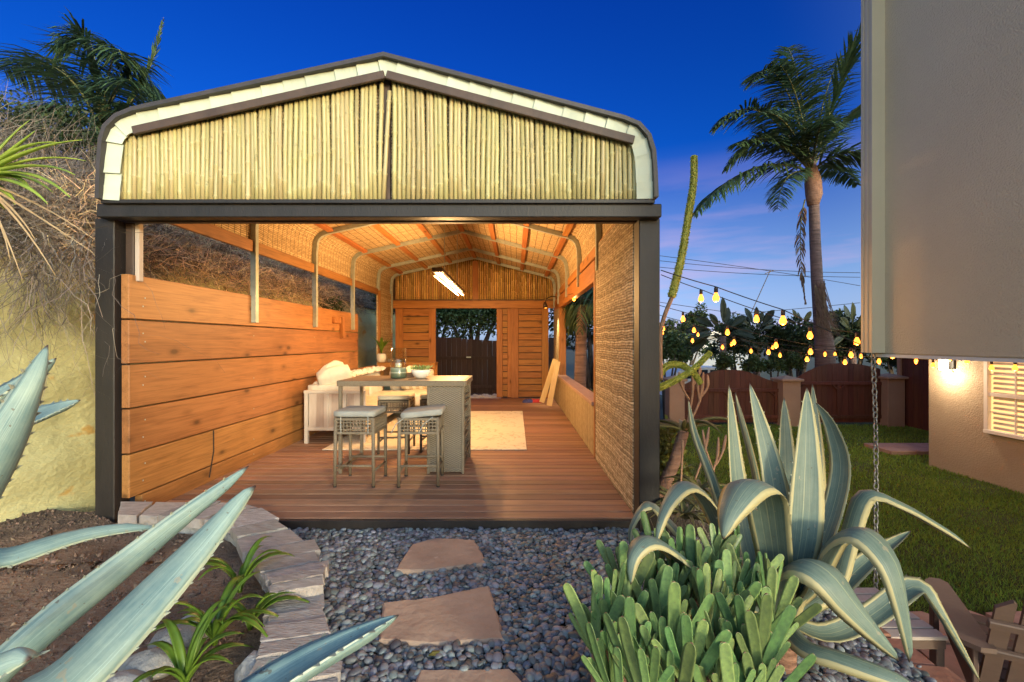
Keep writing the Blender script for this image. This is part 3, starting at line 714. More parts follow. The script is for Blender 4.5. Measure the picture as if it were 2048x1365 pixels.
# pale fascia: short lapped pieces of ribbed sheet standing behind the trim
FO = subdiv(ROOF, .055); FA, FB = offset(FO, .018), offset(FO, .150); k = 0
while k < len(FO) - 1:
    e = min(k + R.choice((3, 3, 4)), len(FO) - 1); m = MB(); vs = []; n = e - k + 1
    for i in range(n):
        y = D0 + .012 + .014 * i / (n - 1) + .002 * (i % 2); j = k + i
        jt = R.uniform(-.004, .004)
        vs += [(FA[j][0], y, FA[j][1]), (FB[j][0], y + .002, FB[j][1] + jt), (FA[j][0], y + .004, FA[j][1]), (FB[j][0], y + .006, FB[j][1] + jt)]
    fs = []
    for i in range(n - 1):
        q = i * 4; fs += [(q, q + 1, q + 5, q + 4), (q + 2, q + 6, q + 7, q + 3), (q + 1, q + 3, q + 7, q + 5)]
    fs += [(0, 2, 3, 1), (n * 4 - 4, n * 4 - 3, n * 4 - 1, n * 4 - 2)]
    m.add(vs, fs); m.build('fascia_sheet', MT['roofsheet'], pav); k = e
def rz(x, poly): return float(np.interp(x, [p[0] for p in poly], [p[1] for p in poly]))
INN = offset(ROOF, .03)
XR, ZR = ROOF[6]
# front gable: reed backing, bamboo canes, header, rafters
BY = 3.43
gb = MB(); top = [p for p in subdiv(INN, .1)]; gb.prism([(p[0], p[1] - .05) for p in top if p[1] > 2.5] + [(top[-1][0], 2.42), (top[0][0], 2.42)], 1, BY + .05, BY + .07)
gable = gb.build('front_gable', MT['reed_side'], pav)
def cane(r_, ln, n=9):
    prof = [(r_, 0)]; z = R.uniform(.05, .25)
    while z < ln - .02:
        prof += [(r_, z - .012), (r_ * 1.22, z - .003), (r_ * 1.24, z + .003), (r_ * .98, z + .012)]; z += R.uniform(.20, .34)
    prof.append((r_ * .97, ln)); return MB().lathe(prof, n)
x = INN[0][0] + .075; xe = INN[-1][0] - .075
while x < xe:
    r_ = R.uniform(.0140, .0185); x += r_
    if not (XR - .03 < x < XR + .045):
        zt = rz(x, sorted(INN)) - .10 - R.uniform(0, .02); z0 = 2.425 + R.uniform(-.008, .008)
        if x < INN[3][0] + .02: zt = min(zt, 2.72 + .12 * (x - INN[0][0] - .1) / .12)
        if zt - z0 > .1:
            m = cane(r_, zt - z0); lean = R.uniform(-.010, .010)
            m.v = [(x + v[0] + lean * v[2] + .004 * math.sin(v[2] * 5 + x * 9), BY + v[1], z0 + v[2]) for v in m.v]
            m.build('bamboo_cane', MT['bamboo'], gable, True)
    x += r_ + R.uniform(.0, .0034)
# one loose cane leaning in the gap and the dark king post behind it
MB().box((XR - .005, BY + .03, 2.95), (.05, .03, 1.1)).build('king_post', MT['brownpaint'], pav)
m = cane(.016, .82); m.v = [(XR - .02 + v[0] + .055 * v[2], BY - .015 + v[1], 2.44 + v[2]) for v in m.v]; m.build('bamboo_cane', MT['bamboo'], gable, True)
def rafter(a, b, name='rafter'):
    pa, pb = xz(*a, 3.375), xz(*b, 3.375); MB().bar((pa[0], 3.375, pa[1]), (pb[0], 3.375, pb[1]), .024, .062, (0, 0, 1), .004).build(name, MT['brownpaint'], pav)
rafter((266, 262), (769, 150)); rafter((773, 150), (1268, 281))
hb = P(225, 420, 3.5)
MB().box((-1.02, 3.46, 2.365), (4.24, .10, .10), None, .006).build('header_beam', MT['dark'], pav)
MB().box((-1.02, 3.40, 2.425), (4.12, .04, .03), None, .004).build('header_ledge', MT['dark'], pav)
MB().box((-1.02, 3.60, 2.33), (4.30, .05, .022)).build('header_soffit', MT['brownpaint'], pav)
# posts
def post(x0, x1, y0, y1, z0, z1, mat, name='post'): return MB().box(((x0 + x1) / 2, (y0 + y1) / 2, (z0 + z1) / 2), (x1 - x0, y1 - y0, z1 - z0), None, .006).build(name, MT[mat], pav)
post(-3.235, -3.085, 3.50, 3.65, -.25, 2.33, 'dark'); pR = post(.955, 1.115, 3.50, 3.66, -.35, 2.33, 'dark')
for zb in (.35, 1.0, 1.95):
    MB().lathe([(.011, 0), (.011, .008), (.006, .014)], 10).build('bolt', MT['steel'], pR); o = C.objects[-1]
    o.rotation_euler = (rad(90), 0, 0); o.location = Vector((1.04 + R.uniform(-.02, .02), 3.499, zb)) - wloc(pav)
# steel arches
ARC = offset(ROOF, .062)
for k, y in enumerate((3.72, 5.22, 6.80, 8.38, 9.95, 11.0)):
    a = list(ARC); xl, xr = a[1][0], a[-2][0]; a[0] = (xl, 1.6 if k else 2.42); a[-1] = (xr, 2.2 if k else 2.42)
    MB().sweep(a, .06, y - .03, y + .03, 1).build('steel_arch', MT['steel'], pav)
# ceiling mat, one bay at a time, following the roof
CE = offset(ROOF, .045); CE[0] = (CE[0][0], 2.46); CE[-1] = (CE[-1][0], 2.46)
ys = [3.66, 5.2, 6.78, 8.36, 9.93, DB]
for i in range(5):
    MB().sweep(CE[4:9], .012, ys[i] + .004, ys[i + 1] - .004, 1).build('ceiling_mat', MT['reed_ceil'], pav)
    MB().sweep(CE[:5], .012, ys[i] + .004, ys[i + 1] - .004, 1).build('side_mat', MT['reed_wall'], pav)
    MB().sweep(CE[8:], .012, ys[i] + .004, ys[i + 1] - .004, 1).build('side_mat', MT['reed_wall'], pav)
# purlins
PU = offset(ROOF, .085); seg = []
lft = Vector(PU[5]); rdg = Vector(PU[6]); rgt = Vector(PU[7])
for p, sl in ((lft.lerp(rdg, .03), (rdg - lft)), (lft.lerp(rdg, .36), (rdg - lft)), (lft.lerp(rdg, .68), (rdg - lft)), (rdg, Vector((1, 0))), (rgt.lerp(rdg, .67), (rgt - rdg)), (rgt.lerp(rdg, .35), (rgt - rdg)), (rgt.lerp(rdg, .02), (rgt - rdg))):
    s_ = sl.normalized(); up = Vector((-s_.y, 0, s_.x))
    for i in range(5): MB().bar((p.x, ys[i] + .035, p.y), (p.x, ys[i + 1] + .015, p.y), .085, .045, up, .004).build('purlin', MT['purlin'], pav)
# left: six thick planks, a rail over the opening, short infill behind the sofa
PZ = [xz(233, y, 3.56)[1] for y in (549, 639, 729, 818, 909, 998)]
PZ.append(-.06)
scm = MB().lathe([(.0065, 0), (.0065, .002), (.003, .0035)], 8).mesh('screw', MT['steel'])
for i in range(6):
    z1, z0 = PZ[i] - (.006 if i else 0), PZ[i + 1] + .006; y1 = 8.72 if i < 4 else 8.70; y0 = 3.545 + R.uniform(-.004, .004)
    if i == 5: y0 += .13
    m = MB(); m.box((-3.04, (y0 + y1) / 2, (z0 + z1) / 2), (.062, y1 - y0, z1 - z0), None, .005)
    o = m.build('side_plank', MT['cedar'], pav)
    for yy_ in (3.68, 3.70, 5.24, 6.82):
        inst('screw', scm, (-3.0088, yy_, lerp(z0, z1, R.choice((.3, .5, .7)))), o, (0, rad(90), 0))
MB().box((-3.05, 9.4, .42), (.05, 1.35, .9), None, .005).build('side_plank', MT['cedar'], pav)
for i, (y0, y1) in enumerate(((3.66, 5.18), (5.26, 6.76), (6.84, 8.34), (8.42, 9.92))):
    MB().bar((-3.0, y0, 2.47), (-3.0, y1, 2.47), .038, .13, (0, 0, 1), .004).build('eave_rail', MT['cedar'], pav)
    if i == 3: break
post(-3.085, -3.02, 3.60, 3.66, 1.86, 2.36, 'brownpaint', 'trim_board'); post(-3.02, -2.985, 3.61, 3.66, 1.86, 2.36, 'sling_b', 'trim_strip')
# wooden bracket on the planks
br = MB(); c = P(668, 655, 8.1); c.x = -2.985
# reed screen, low wall and beams on the right
XS = .95
MB().box((XS + .012, 4.52, 1.22), (.024, 1.70, 2.56)).build('reed_screen', MT['reed_side'], pav)
MB().box((XS + .05, 4.52, 1.2), (.05, 1.70, 2.5)).build('screen_frame', MT['dark'], pav)
post(.94, 1.02, 5.37, 5.45, 0, 2.2, 'cedar_z', 'screen_post')
MB().box((XS + .02, 7.75, .30), (.04, 4.6, .60)).build('low_wall', MT['reed_v'], pav)
MB().box((XS + .06, 7.75, .64), (.20, 4.64, .05), None, .006).build('wall_cap', MT['brownpaint'], pav)
for o_ in (C.objects[-1],): o_.data.materials[0] = wood('weathered_cap', (.42, .27, .2), (.3, .19, .14), 1, rand=0, knots=False)
post(.96, 1.10, 9.80, 9.95, .66, 2.12, 'cedar_z', 'side_post')
MB().bar((1.0, 5.45, 2.24), (1.0, 11.0, 2.24), .09, .26, (0, 0, 1), .006).build('side_beam', MT['purlin'], pav)
MB().bar((.985, 3.7, 2.47), (.985, 11.0, 2.47), .04, .13, (0, 0, 1), .004).build('eave_rail', MT['purlin'], pav)
MB().box((XS + .03, 10.6, 1.15), (.05, 1.3, 2.3)).build('reed_screen', MT['reed_v'], pav)
MB().box((-3.0, 10.5, 1.55), (.03, 1.2, 1.95)).build('reed_screen', MT['reed_wall'], pav)
MB().box((-2.96, 9.93, 1.5), (.05, .05, 2.0)).build('screen_post', MT['cedar_z'], pav)

# back wall: bamboo gable, header, sliding panels
bg_ = MB(); pts = [(p[0], p[1] - .0) for p in subdiv(INN, .1) if p[1] > 2.45]; bg_.prism(pts + [(pts[-1][0], 2.40), (pts[0][0], 2.40)], 1, DB + .05, DB + .07)
bgable = bg_.build('back_gable', MT['brownpaint'], pav)
x = -2.93
while x < .98:
    r_ = R.uniform(.018, .024); x += r_; zt = rz(x, sorted(INN)) - .06
    m = cane(r_, zt - 2.38, 7); m.v = [(x + v[0], DB + .02 + v[1], 2.38 + v[2]) for v in m.v]; m.build('bamboo_cane', MT['bamboo_b'], bgable, True); x += r_ + R.uniform(.002, .012)
MB().box((XR, DB - .02, 2.85), (.13, .05, 1.0)).build('king_post', MT['cedar_z'], pav)
MB().box((-.98, DB - .01, 2.29), (4.05, .09, .19), None, .005).build('back_header', MT['cedar_x'], pav)
MB().box((-.98, DB - .03, 2.395), (3.95, .12, .02)).build('back_ledge', MT['brownpaint'], pav)
def bx_(px): return (px - CX) / F * DB
def door(p0, p1, nb, y, name, stiles=(13, 13)):
    a, b = bx_(p0), bx_(p1); s0, s1 = stiles[0] / F * DB, stiles[1] / F * DB
    d_ = MB().box(((a + b) / 2, y + .03, 1.11), (b - a - .02, .012, 2.2)).build(name, MT['brownpaint'], pav)
    MB().box((a + s0 / 2, y, 1.11), (s0, .045, 2.2), None, .004).build('stile', MT['cedar_z'], d_); MB().box((b - s1 / 2, y, 1.11), (s1, .045, 2.2), None, .004).build('stile', MT['cedar_z'], d_)
    hb_ = 2.18 / nb; me = None
    for k in range(nb):
        mm = MB(); mm.box((0, 0, 0), (b - a - s0 - s1 - .004, .026, hb_ - .018), None, .006); me = mm.mesh('door_board', MT['cedar_x'])
        inst('door_board', me, ((a + s0 + b - s1) / 2, y + .012 + R.uniform(-.002, .002), .02 + hb_ * (k + .5)), d_)
door(790, 871, 11, DB + .05, 'sliding_panel', (15, 14)); door(993, 1028, 14, DB + .09, 'sliding_panel', (12, 13)); door(1022, 1097, 14, DB + .02, 'sliding_panel', (15, 13))

# ---- deck
deck = thing('wooden_deck', 'brown stained timber deck under the pavilion with a dark fascia', 'deck', (-1.0, 3.55, -.15))
y = 3.56; bw = .140; k = 0
dm = [MB().box((0, 0, 0), (4.0, bw - .014, .032), None, .004).mesh('deck_board', MT['deckwood']) for _ in range(1)]
while y < DB - .05:
    inst('deck_board', dm[0], (-1.05 + R.uniform(-.004, .004), y + bw / 2, -.016 + R.uniform(-.0015, .0015)), deck); y += bw
MB().box((-1.03, 3.535, -.075), (4.05, .04, .145), None, .004).build('fascia', MT['dark'], deck)
MB().box((-1.03, 7.4, -.16), (3.95, 7.4, .2)).build('subframe', MT['black'], deck)

# ================================================================ FURNITURE AND SMALL THINGS IN THE PAVILION
def cushion_mesh(m, c, size, bulge=.012, n=8, rot=None):
    """a soft box: grid of rings pushed out in the middle"""
    hx, hy, hz = size[0] / 2, size[1] / 2, size[2] / 2; vs = []; fs = []; rows = 6
    prof = [(.80, -1), (.95, -.92), (1, -.6), (1, .6), (.95, .92), (.80, 1)]
    k = n * 4
    for (s_, zz) in prof:
        for j in range(k):
            side, f = divmod(j, n); q = -1 + 2 * f / n
            x, y = [(q, -1), (1, q), (-q, 1), (-1, -q)][side]
            rr = 1 - .04 * (abs(x * y) ** 6)
            ins = (1 - s_) * .12
            vs.append((x * (hx - ins) * rr, y * (hy - ins) * rr, zz * hz))
    for r_ in range(len(prof) - 1):
        for j in range(k): fs.append((r_ * k + j, r_ * k + (j + 1) % k, (r_ + 1) * k + (j + 1) % k, (r_ + 1) * k + j))
    b = len(vs)
    for sgn, base in ((-1, 0), (1, (len(prof) - 1) * k)):
        ring2 = []
        for j in range(k):
            p = vs[base + j]; vs.append((p[0] * .6, p[1] * .6, sgn * (hz + bulge * .8))); ring2.append(len(vs) - 1)
        vs.append((0, 0, sgn * (hz + bulge))); ce = len(vs) - 1
        for j in range(k):
            fs.append((base + j, base + (j + 1) % k, ring2[(j + 1) % k], ring2[j])); fs.append((ring2[j], ring2[(j + 1) % k], ce))
    mt = rot.to_matrix() if rot else Matrix.Identity(3); c = Vector(c)
    return m.add([c + mt @ Vector(p) for p in vs], fs)

def make_stool(label, cush, ties=True, tilt=0.0):
    t = thing('bar_stool', label, 'stool', (0, 0, 0), 'wicker stools around the bar table')
    for sx in (-1, 1):
        for sy in (-1, 1):
            lg = MB().tube([(sx * .185, sy * .185, .012), (sx * .18, sy * .18, .66)], [.015, .019], 8).build('leg', MT['wickerframe'], t, True)
            MB().lathe([(.016, 0), (.016, .014)], 8, (sx * .185, sy * .185, 0)).build('foot_cap', MT['black'], lg)
    for a, b, z in (((-.18, -.18), (.18, -.18), .20), ((-.18, .18), (.18, .18), .20), ((-.18, -.18), (-.18, .18), .15), ((.18, -.18), (.18, .18), .15)):
        MB().tube([(*a, z), (*b, z)], .012, 7).build('foot_rail', MT['wickerframe'], t, True)
    for side in range(4):
        m = MB(); ro = Matrix.Rotation(side * math.pi / 2, 3, 'Z'); q = MB()
        q.box((0, -.185, .515), (.37, .024, .022)); q.box((0, -.185, .645), (.37, .024, .022))
        for i in range(11): q.box((-.165 + i * .033, -.187, .58), (.009, .008, .12))
        for i in range(3): q.box((0, -.185, .547 + i * .033), (.37, .008, .009))
        m.add([ro @ Vector(p) for p in q.v], q.f); m.build('wicker_apron', MT['wickerframe'], t)
    MB().box((0, 0, .652), (.36, .36, .012)).build('seat_panel', MT['wicker'], t)
    m = MB(); cushion_mesh(m, (tilt * .3, -.005, .695), (.40, .40, .058), .010, 6, Euler((0, -tilt, 0))); cu = m.build('seat_cushion', MT[cush], t, True)
    if ties:
        for sx in (-.12, .14): MB().tube([(sx, -.205, .67), (sx - tilt, -.205, .60), (sx - tilt * 1.5, -.202, .515)], .005, 5).build('tie', MT['cushion_grey'], cu)
    return t
for lb, x, y, rz_, cu, ti, tl in (('wicker bar stool with a flat pale cushion, front left of the bar table', -1.52, 4.50, -.03, 'cushion_grey', True, 0), ('wicker bar stool with a crooked pale cushion, in front of the woven cabinet', -.925, 4.50, .05, 'cushion_grey', True, .09),
                             ('wicker bar stool with cream cushion behind the bar table', -1.50, 5.78, .04, 'cushion', False, 0), ('wicker bar stool mostly hidden behind the woven bar cabinet', -.98, 5.85, -.05, 'cushion', False, 0)):
    s_ = make_stool(lb, cu, ti, tl); s_.location = (x, y, 0); s_.rotation_euler = (0, 0, rz_)

# bar table
bt = thing('bar_table', 'wicker bar table with weathered top and woven cabinet end', 'table', (-1.2, 5.1, 0))
X0, X1, Y0, Y1, ZT = -1.85, -.52, 4.75, 5.45, .975
for k in range(5): MB().box(((X0 + X1) / 2, Y0 + .07 + k * .14, ZT - .012), (X1 - X0 - .03, .137, .022), None, .003).build('top_slat', MT['tabletop'], bt)
for c, s_ in ((((X0 + X1) / 2, Y0 - .006, ZT - .03), (X1 - X0, .025, .058)), (((X0 + X1) / 2, Y1 + .006, ZT - .03), (X1 - X0, .025, .058)), ((X0, (Y0 + Y1) / 2, ZT - .03), (.025, Y1 - Y0, .056)), ((X1, (Y0 + Y1) / 2, ZT - .03), (.025, Y1 - Y0, .056))):
    MB().box(c, s_, None, .003).build('top_rim', MT['wickerframe'], bt)
for x, y in ((X0 + .02, Y0 + .02), (X0 + .02, Y1 - .02)): MB().box((x, y, .47), (.035, .035, .94), None, .004).build('leg', MT['wickerframe'], bt)
MB().box((X0 + .02, (Y0 + Y1) / 2, .05), (.03, Y1 - Y0 - .08, .03)).build('leg_rail', MT['wickerframe'], bt)
cb = MB().box((-.725, Y0 + .012, .48), (.36, .016, .92)).build('cabinet', MT['wicker'], bt)
MB().box((-.725, Y1 - .012, .48), (.36, .016, .92)).build('back_panel', MT['wicker'], cb); MB().box((-.90, (Y0 + Y1) / 2, .48), (.016, Y1 - Y0 - .04, .92)).build('inner_panel', MT['wicker'], cb)
for x in (-.905, -.545):
    for y in (Y0 + .01, Y1 - .01): MB().box((x, y, .47), (.03, .03, .94), None, .004).build('corner_post', MT['wickerframe'], cb)
for z in (.04, .33, .62): MB().box((-.725, (Y0 + Y1) / 2, z), (.35, Y1 - Y0 - .05, .018)).build('shelf', MT['wickerframe'], cb)
for k in range(3):
    z0 = .05 + k * .29
    for dz in (.09, .15): MB().box((-.545, (Y0 + Y1) / 2, z0 + dz), (.012, Y1 - Y0 - .04, .014)).build('shelf_rail', MT['wickerframe'], cb)

# things on the bar
v = P(797, 757, 5.08); vz = ZT + .001
cv = thing('candle_vase', 'tall clear glass candle vase with banded green base on the bar table', 'vase', (v.x, 5.08, vz))
m = MB(); m.lathe([(.078, 0), (.088, .006), (.09, .03), (.089, .115), (.087, .118)], 28, (v.x, 5.08, vz))
mb, t, bs = newmat('banded_green_glass'); bs.inputs['Roughness'].default_value = .25
sp = t.nodes.new('ShaderNodeSeparateXYZ'); t.links.new(coords(t, False), sp.inputs[0])
t.links.new(ramp(t, math_(t, 'MULTIPLY', sp.outputs[2], 8.0), [(.1, (.05, .075, .05)), (.42, (.09, .11, .07)), (.52, (.32, .34, .26)), (.60, (.10, .13, .09)), (.8, (.16, .2, .14)), (.95, (.25, .25, .18))]), bs.inputs['Base Color'])
m.build('base', mb, cv, True)
mg, t, bs = newmat('clear_thin_glass'); tr_ = t.nodes.new('ShaderNodeBsdfTransparent'); tr_.inputs[0].default_value = (.93, .92, .86, 1); gs = t.nodes.new('ShaderNodeBsdfGlossy'); gs.inputs['Roughness'].default_value = .05
lw = t.nodes.new('ShaderNodeLayerWeight'); mx = t.nodes.new('ShaderNodeMixShader'); t.links.new(math_(t, 'ADD', math_(t, 'MULTIPLY', math_(t, 'POWER', lw.outputs['Facing'], 3.0), .5), .05), mx.inputs[0]); t.links.new(tr_.outputs[0], mx.inputs[1]); t.links.new(gs.outputs[0], mx.inputs[2]); t.links.new(mx.outputs[0], t.nodes['Material Output'].inputs['Surface'])
MT['glass'] = mg
gc = MB().lathe([(.086, .119), (.086, .335), (.083, .335), (.083, .119)], 28, (v.x, 5.08, vz)); gc.f = [f for f in gc.f if len(f) == 4]; gc.build('glass_cylinder', MT['glass'], cv, True)
cd = MB().lathe([(.036, .12), (.038, .125), (.038, .16), (.03, .166)], 18, (v.x, 5.08, vz)).build('candle', MT['cushion'], cv, True)
MB().tube([(v.x, 5.08, vz + .165), (v.x + .003, 5.08, vz + .18)], .002, 5).build('wick', MT['black'], cd)
v = P(842, 757, 5.05)
bo = thing('planter_bowl', 'round grey white bowl of green succulents on the bar table', 'planter', (v.x, 5.05, vz))
MB().lathe([(.04, 0), (.055, .003), (.085, .03), (.105, .065), (.11, .095), (.104, .097), (.098, .08), (.0, .078)], 28, (v.x, 5.05, vz)).build('bowl', MT['ceramic'], bo, True)
MT['succ'] = leafmat('succulent_leaf', (.34, .42, .14), (.16, .24, .09), rand=.35, trans=.1)
m = MB()
for k in range(170):
    a = R.uniform(0, 6.28); rr = .10 * R.random() ** .5; b0 = Vector((v.x + rr * math.cos(a), 5.05 + rr * math.sin(a), vz + .085 + R.uniform(0, .03)))
    d_ = Vector((math.cos(a) * rr * 6 + R.uniform(-.5, .5), math.sin(a) * rr * 6 + R.uniform(-.5, .5), 1.0)).normalized(); ln = R.uniform(.025, .05)
    sd_ = d_.cross(Vector((R.uniform(-1, 1), R.uniform(-1, 1), .2))).normalized() * .008; m.add([b0, b0 + d_ * ln * .6 + sd_, b0 + d_ * ln, b0 + d_ * ln * .6 - sd_], [(0, 1, 2, 3)])
so = m.build('succulents', MT['succ'], bo); so['kind'] = 'stuff'
v = P(822, 755, 5.2); co = thing('coaster_stack', 'small stack of brown coasters between candle vase and bowl', 'coasters', (v.x, 5.2, vz))
for k in range(4): MB().box((v.x + R.uniform(-.004, .004), 5.2, vz + .008 + k * .0125), (.10, .10, .011), Euler((0, 0, R.uniform(-.1, .1))), .002).build('coaster', MT['tabletop'], co)

# sofa: corner sofa along the plank side
sf = thing('corner_sofa', 'cream corner sofa with off white frame along the plank wall', 'sofa', (-2.4, 7.3, 0))
SX0, SX1, SY0, SY1 = -2.86, -2.02, 6.18, 9.1
def arm(y, name='arm_frame'):
    a = MB().box(((SX0 + SX1) / 2, y, .70), (SX1 - SX0, .06, .045), None, .006).build(name, MT['sofaframe'], sf)
    for x in (SX0 + .03, SX1 - .03): MB().box((x, y, .35), (.05, .055, .70), None, .006).build('leg', MT['sofaframe'], a)
    MB().box(((SX0 + SX1) / 2, y, .20), (SX1 - SX0 - .1, .05, .05), None, .005).build('rail', MT['sofaframe'], a)
    for k in range(7): MB().box((SX0 + .115 + k * .102, y, .45), (.100, .012, .455)).build('sling_strip', MT['sling'] if k % 2 else MT['sling_b'], a)
    for x in (SX0 + .32, SX0 + .56): MB().box((x, y, .45), (.022, .035, .46)).build('upright', MT['sofaframe'], a)
arm(SY0)
MB().box(((SX0 + SX1) / 2, (SY0 + SY1) / 2, .22), (SX1 - SX0, SY1 - SY0, .06), None, .006).build('seat_frame', MT['sofaframe'], sf)
MB().box((SX0 + .02, (SY0 + SY1) / 2, .48), (.04, SY1 - SY0, .45), None, .006).build('back_frame', MT['sofaframe'], sf)
MB().box((-1.55, 8.75, .22), (1.0, .75, .06), None, .006).build('seat_frame', MT['sofaframe'], sf)
for k in range(3):
    m = MB(); cushion_mesh(m, ((SX0 + SX1) / 2 + .05, SY0 + .52 + k * .86, .35), (.78, .84, .17), .02); m.build('seat_cushion', MT['cushion'], sf, True)
    m = MB(); cushion_mesh(m, (SX0 + .18, SY0 + .52 + k * .86, .63), (.20, .80, .42), .03, 8, Euler((0, -.22, 0))); m.build('back_cushion', MT['cushion'], sf, True)
m = MB(); cushion_mesh(m, (-1.60, 8.45, .36), (1.0, 1.0, .19), .02); m.build('chaise_cushion', MT['cushion'], sf, True)
m = MB(); cushion_mesh(m, (-2.03, 8.98, .62), (.85, .20, .42), .03, 8, Euler((.2, 0, 0))); m.build('back_cushion', MT['cushion'], sf, True)
m = MB(); cushion_mesh(m, ((SX0 + SX1) / 2, SY0 + .13, .74), (.80, .22, .10), .02); m.build('arm_cushion', MT['cushion'], sf, True)
for x, y in ((-1.12, 8.42), (-1.12, 9.1), (SX1 - .03, 9.1)): MB().box((x, y, .11), (.05, .05, .2)).build('leg', MT['sofaframe'], sf)
# pillows and throw
mp, t, bs = newmat('striped_pillow_fabric'); bs.inputs['Roughness'].default_value = .9
sp = t.nodes.new('ShaderNodeSeparateXYZ'); t.links.new(coords(t, False), sp.inputs[0])
wv = math_(t, 'FRACT', math_(t, 'MULTIPLY', math_(t, 'ADD', sp.outputs[0], math_(t, 'MULTIPLY', sp.outputs[2], .35)), 7.5)); t.links.new(ramp(t, wv, [(.0, (.52, .44, .30)), (.5, (.52, .44, .30)), (.56, (.74, .68, .54)), (.94, (.74, .68, .54))]), bs.inputs['Base Color'])
MT['pillow'] = mp
def pillow(label, c, sz, rot, mat):
    m = MB(); cushion_mesh(m, (0, 0, 0), sz, .06, 8); o = m.build('throw_pillow', MT[mat], None, True); o.location = c; o.rotation_euler = rot; return tag(o, label, 'pillow', 'pillows on the sofa')
pillow('beige striped throw pillow leaning on the sofa back', (-1.93, 8.72, .66), (.46, .12, .42), (.25, .12, .05), 'pillow')
pillow('cream pillow slumped on the near sofa arm', (-2.52, 6.36, .86), (.44, .16, .30), (.55, -.25, .5), 'cushion')
pillow('small cream pillow beside the slumped one on the sofa arm', (-2.72, 6.75, .88), (.40, .14, .32), (.3, -.4, 1.1), 'cushion')
def throwf(u, v_):
    x = lerp(-2.78, -2.50, u); y = lerp(6.5, 8.9, v_); s_ = math.sin(u * math.pi)
    return (x + .03 * nz(u * 4, v_ * 18), y, .845 + .05 * s_ + .035 * nz(u * 5, v_ * 26, 2) + .02 * math.sin(v_ * 80 + u * 4))
th = sheet('throw_blanket', throwf, 16, 90, MT['throw'], None, None); tag(th, 'white ruffled knit throw laid along the sofa back', 'blanket')

# rug
mr, t, bs = newmat('cream_patterned_rug'); bs.inputs['Roughness'].default_value = .95
src = coords(t, False); vo = t.nodes.new('ShaderNodeTexVoronoi'); vo.feature = 'DISTANCE_TO_EDGE'; vo.inputs['Scale'].default_value = 7.0
t.links.new(src, vo.inputs['Vector']); pat = ramp(t, math_(t, 'ADD', vo.outputs['Distance'], math_(t, 'MULTIPLY', noise(t, src, 26, 4), .5)), [(.22, (.40, .34, .25)), (.33, (.60, .54, .43))])
col = mixrgb(t, pat, (.60, .54, .43), math_(t, 'GREATER_THAN', noise(t, src, 2.2, 3), .52)); t.links.new(col, bs.inputs['Base Color']); bump(t, bs, noise(t, src, 160, 2), .4, .004)
rg = MB(); rg.box((-1.15, 7.38, .0075), (2.60, 3.20, .012), None, .003); ro = rg.build('rug', mr); tag(ro, 'cream patterned rug on the deck under the sofa', 'rug')

# console table with vase and tray at the back
ct = thing('console_table', 'narrow wooden console table behind the sofa by the back wall', 'table', (-2.4, 9.9, 0))
MB().box((-2.33, 9.92, .92), (1.25, .34, .03), None, .004).build('table_top', MT['cedar_x'], ct)
for x in (-2.93, -1.74):
    for y in (9.78, 10.06): MB().box((x, y, .455), (.05, .05, .9), None, .004).build('leg', MT['cedar_z'], ct)
MB().box((-2.33, 9.77, .87), (1.2, .025, .07)).build('apron', MT['cedar_x'], ct)
vx, vy = P(762, 720, 9.85).x, 9.88
pv = thing('planted_vase', 'white fluted vase with upright dark green leaves on the console table', 'vase', (vx, vy, .936))
vp = []; m = MB(); n = 28
for (r_, z) in ((.06, 0), (.085, .02), (.105, .09), (.095, .16), (.07, .19), (.06, .185)):
    pass
prof = [(.06, 0), (.085, .02), (.105, .09), (.095, .16), (.07, .19), (.055, .185)]
for (r_, z) in prof:
    for j in range(n): a = 2 * math.pi * j / n; q = r_ * (1 + (.05 if j % 2 else -.03)); m.v.append((vx + q * math.cos(a), vy + q * math.sin(a), .936 + z))
for i in range(len(prof) - 1):
    for j in range(n): a = i * n + j; b = i * n + (j + 1) % n; m.f.append((a, b, b + n, a + n))
m.f.append(tuple(range(n))[::-1]); m.f.append(tuple(range(5 * n, 6 * n))); m.build('vase', MT['ceramic'], pv, True)
for k in range(13):
    a = k * 2.4; ln = R.uniform(.34, .5); o_ = R.uniform(.10, .26); b0 = Vector((vx, vy, 1.11)); d_ = Vector((math.cos(a), math.sin(a), 0))
    pts = [b0 + d_ * (o_ * f * f + .02 * f) + Vector((0, 0, ln * (f - .15 * f * f))) for f in (0, .25, .5, .75, 1)]
    MB().blade(pts, [.012, .028, .032, .02, .002], d_ * -1 + Vector((0, 0, .3)), .25, .004, 4).build('leaf', MT['strap'], pv, True)
tr = MB(); tr.box((vx + .32, 9.9, .975), (.34, .2, .075), None, .01); tro = tr.build('wicker_tray', MT['wicker']); tag(tro, 'woven straw tray on the console table beside the white vase', 'tray')

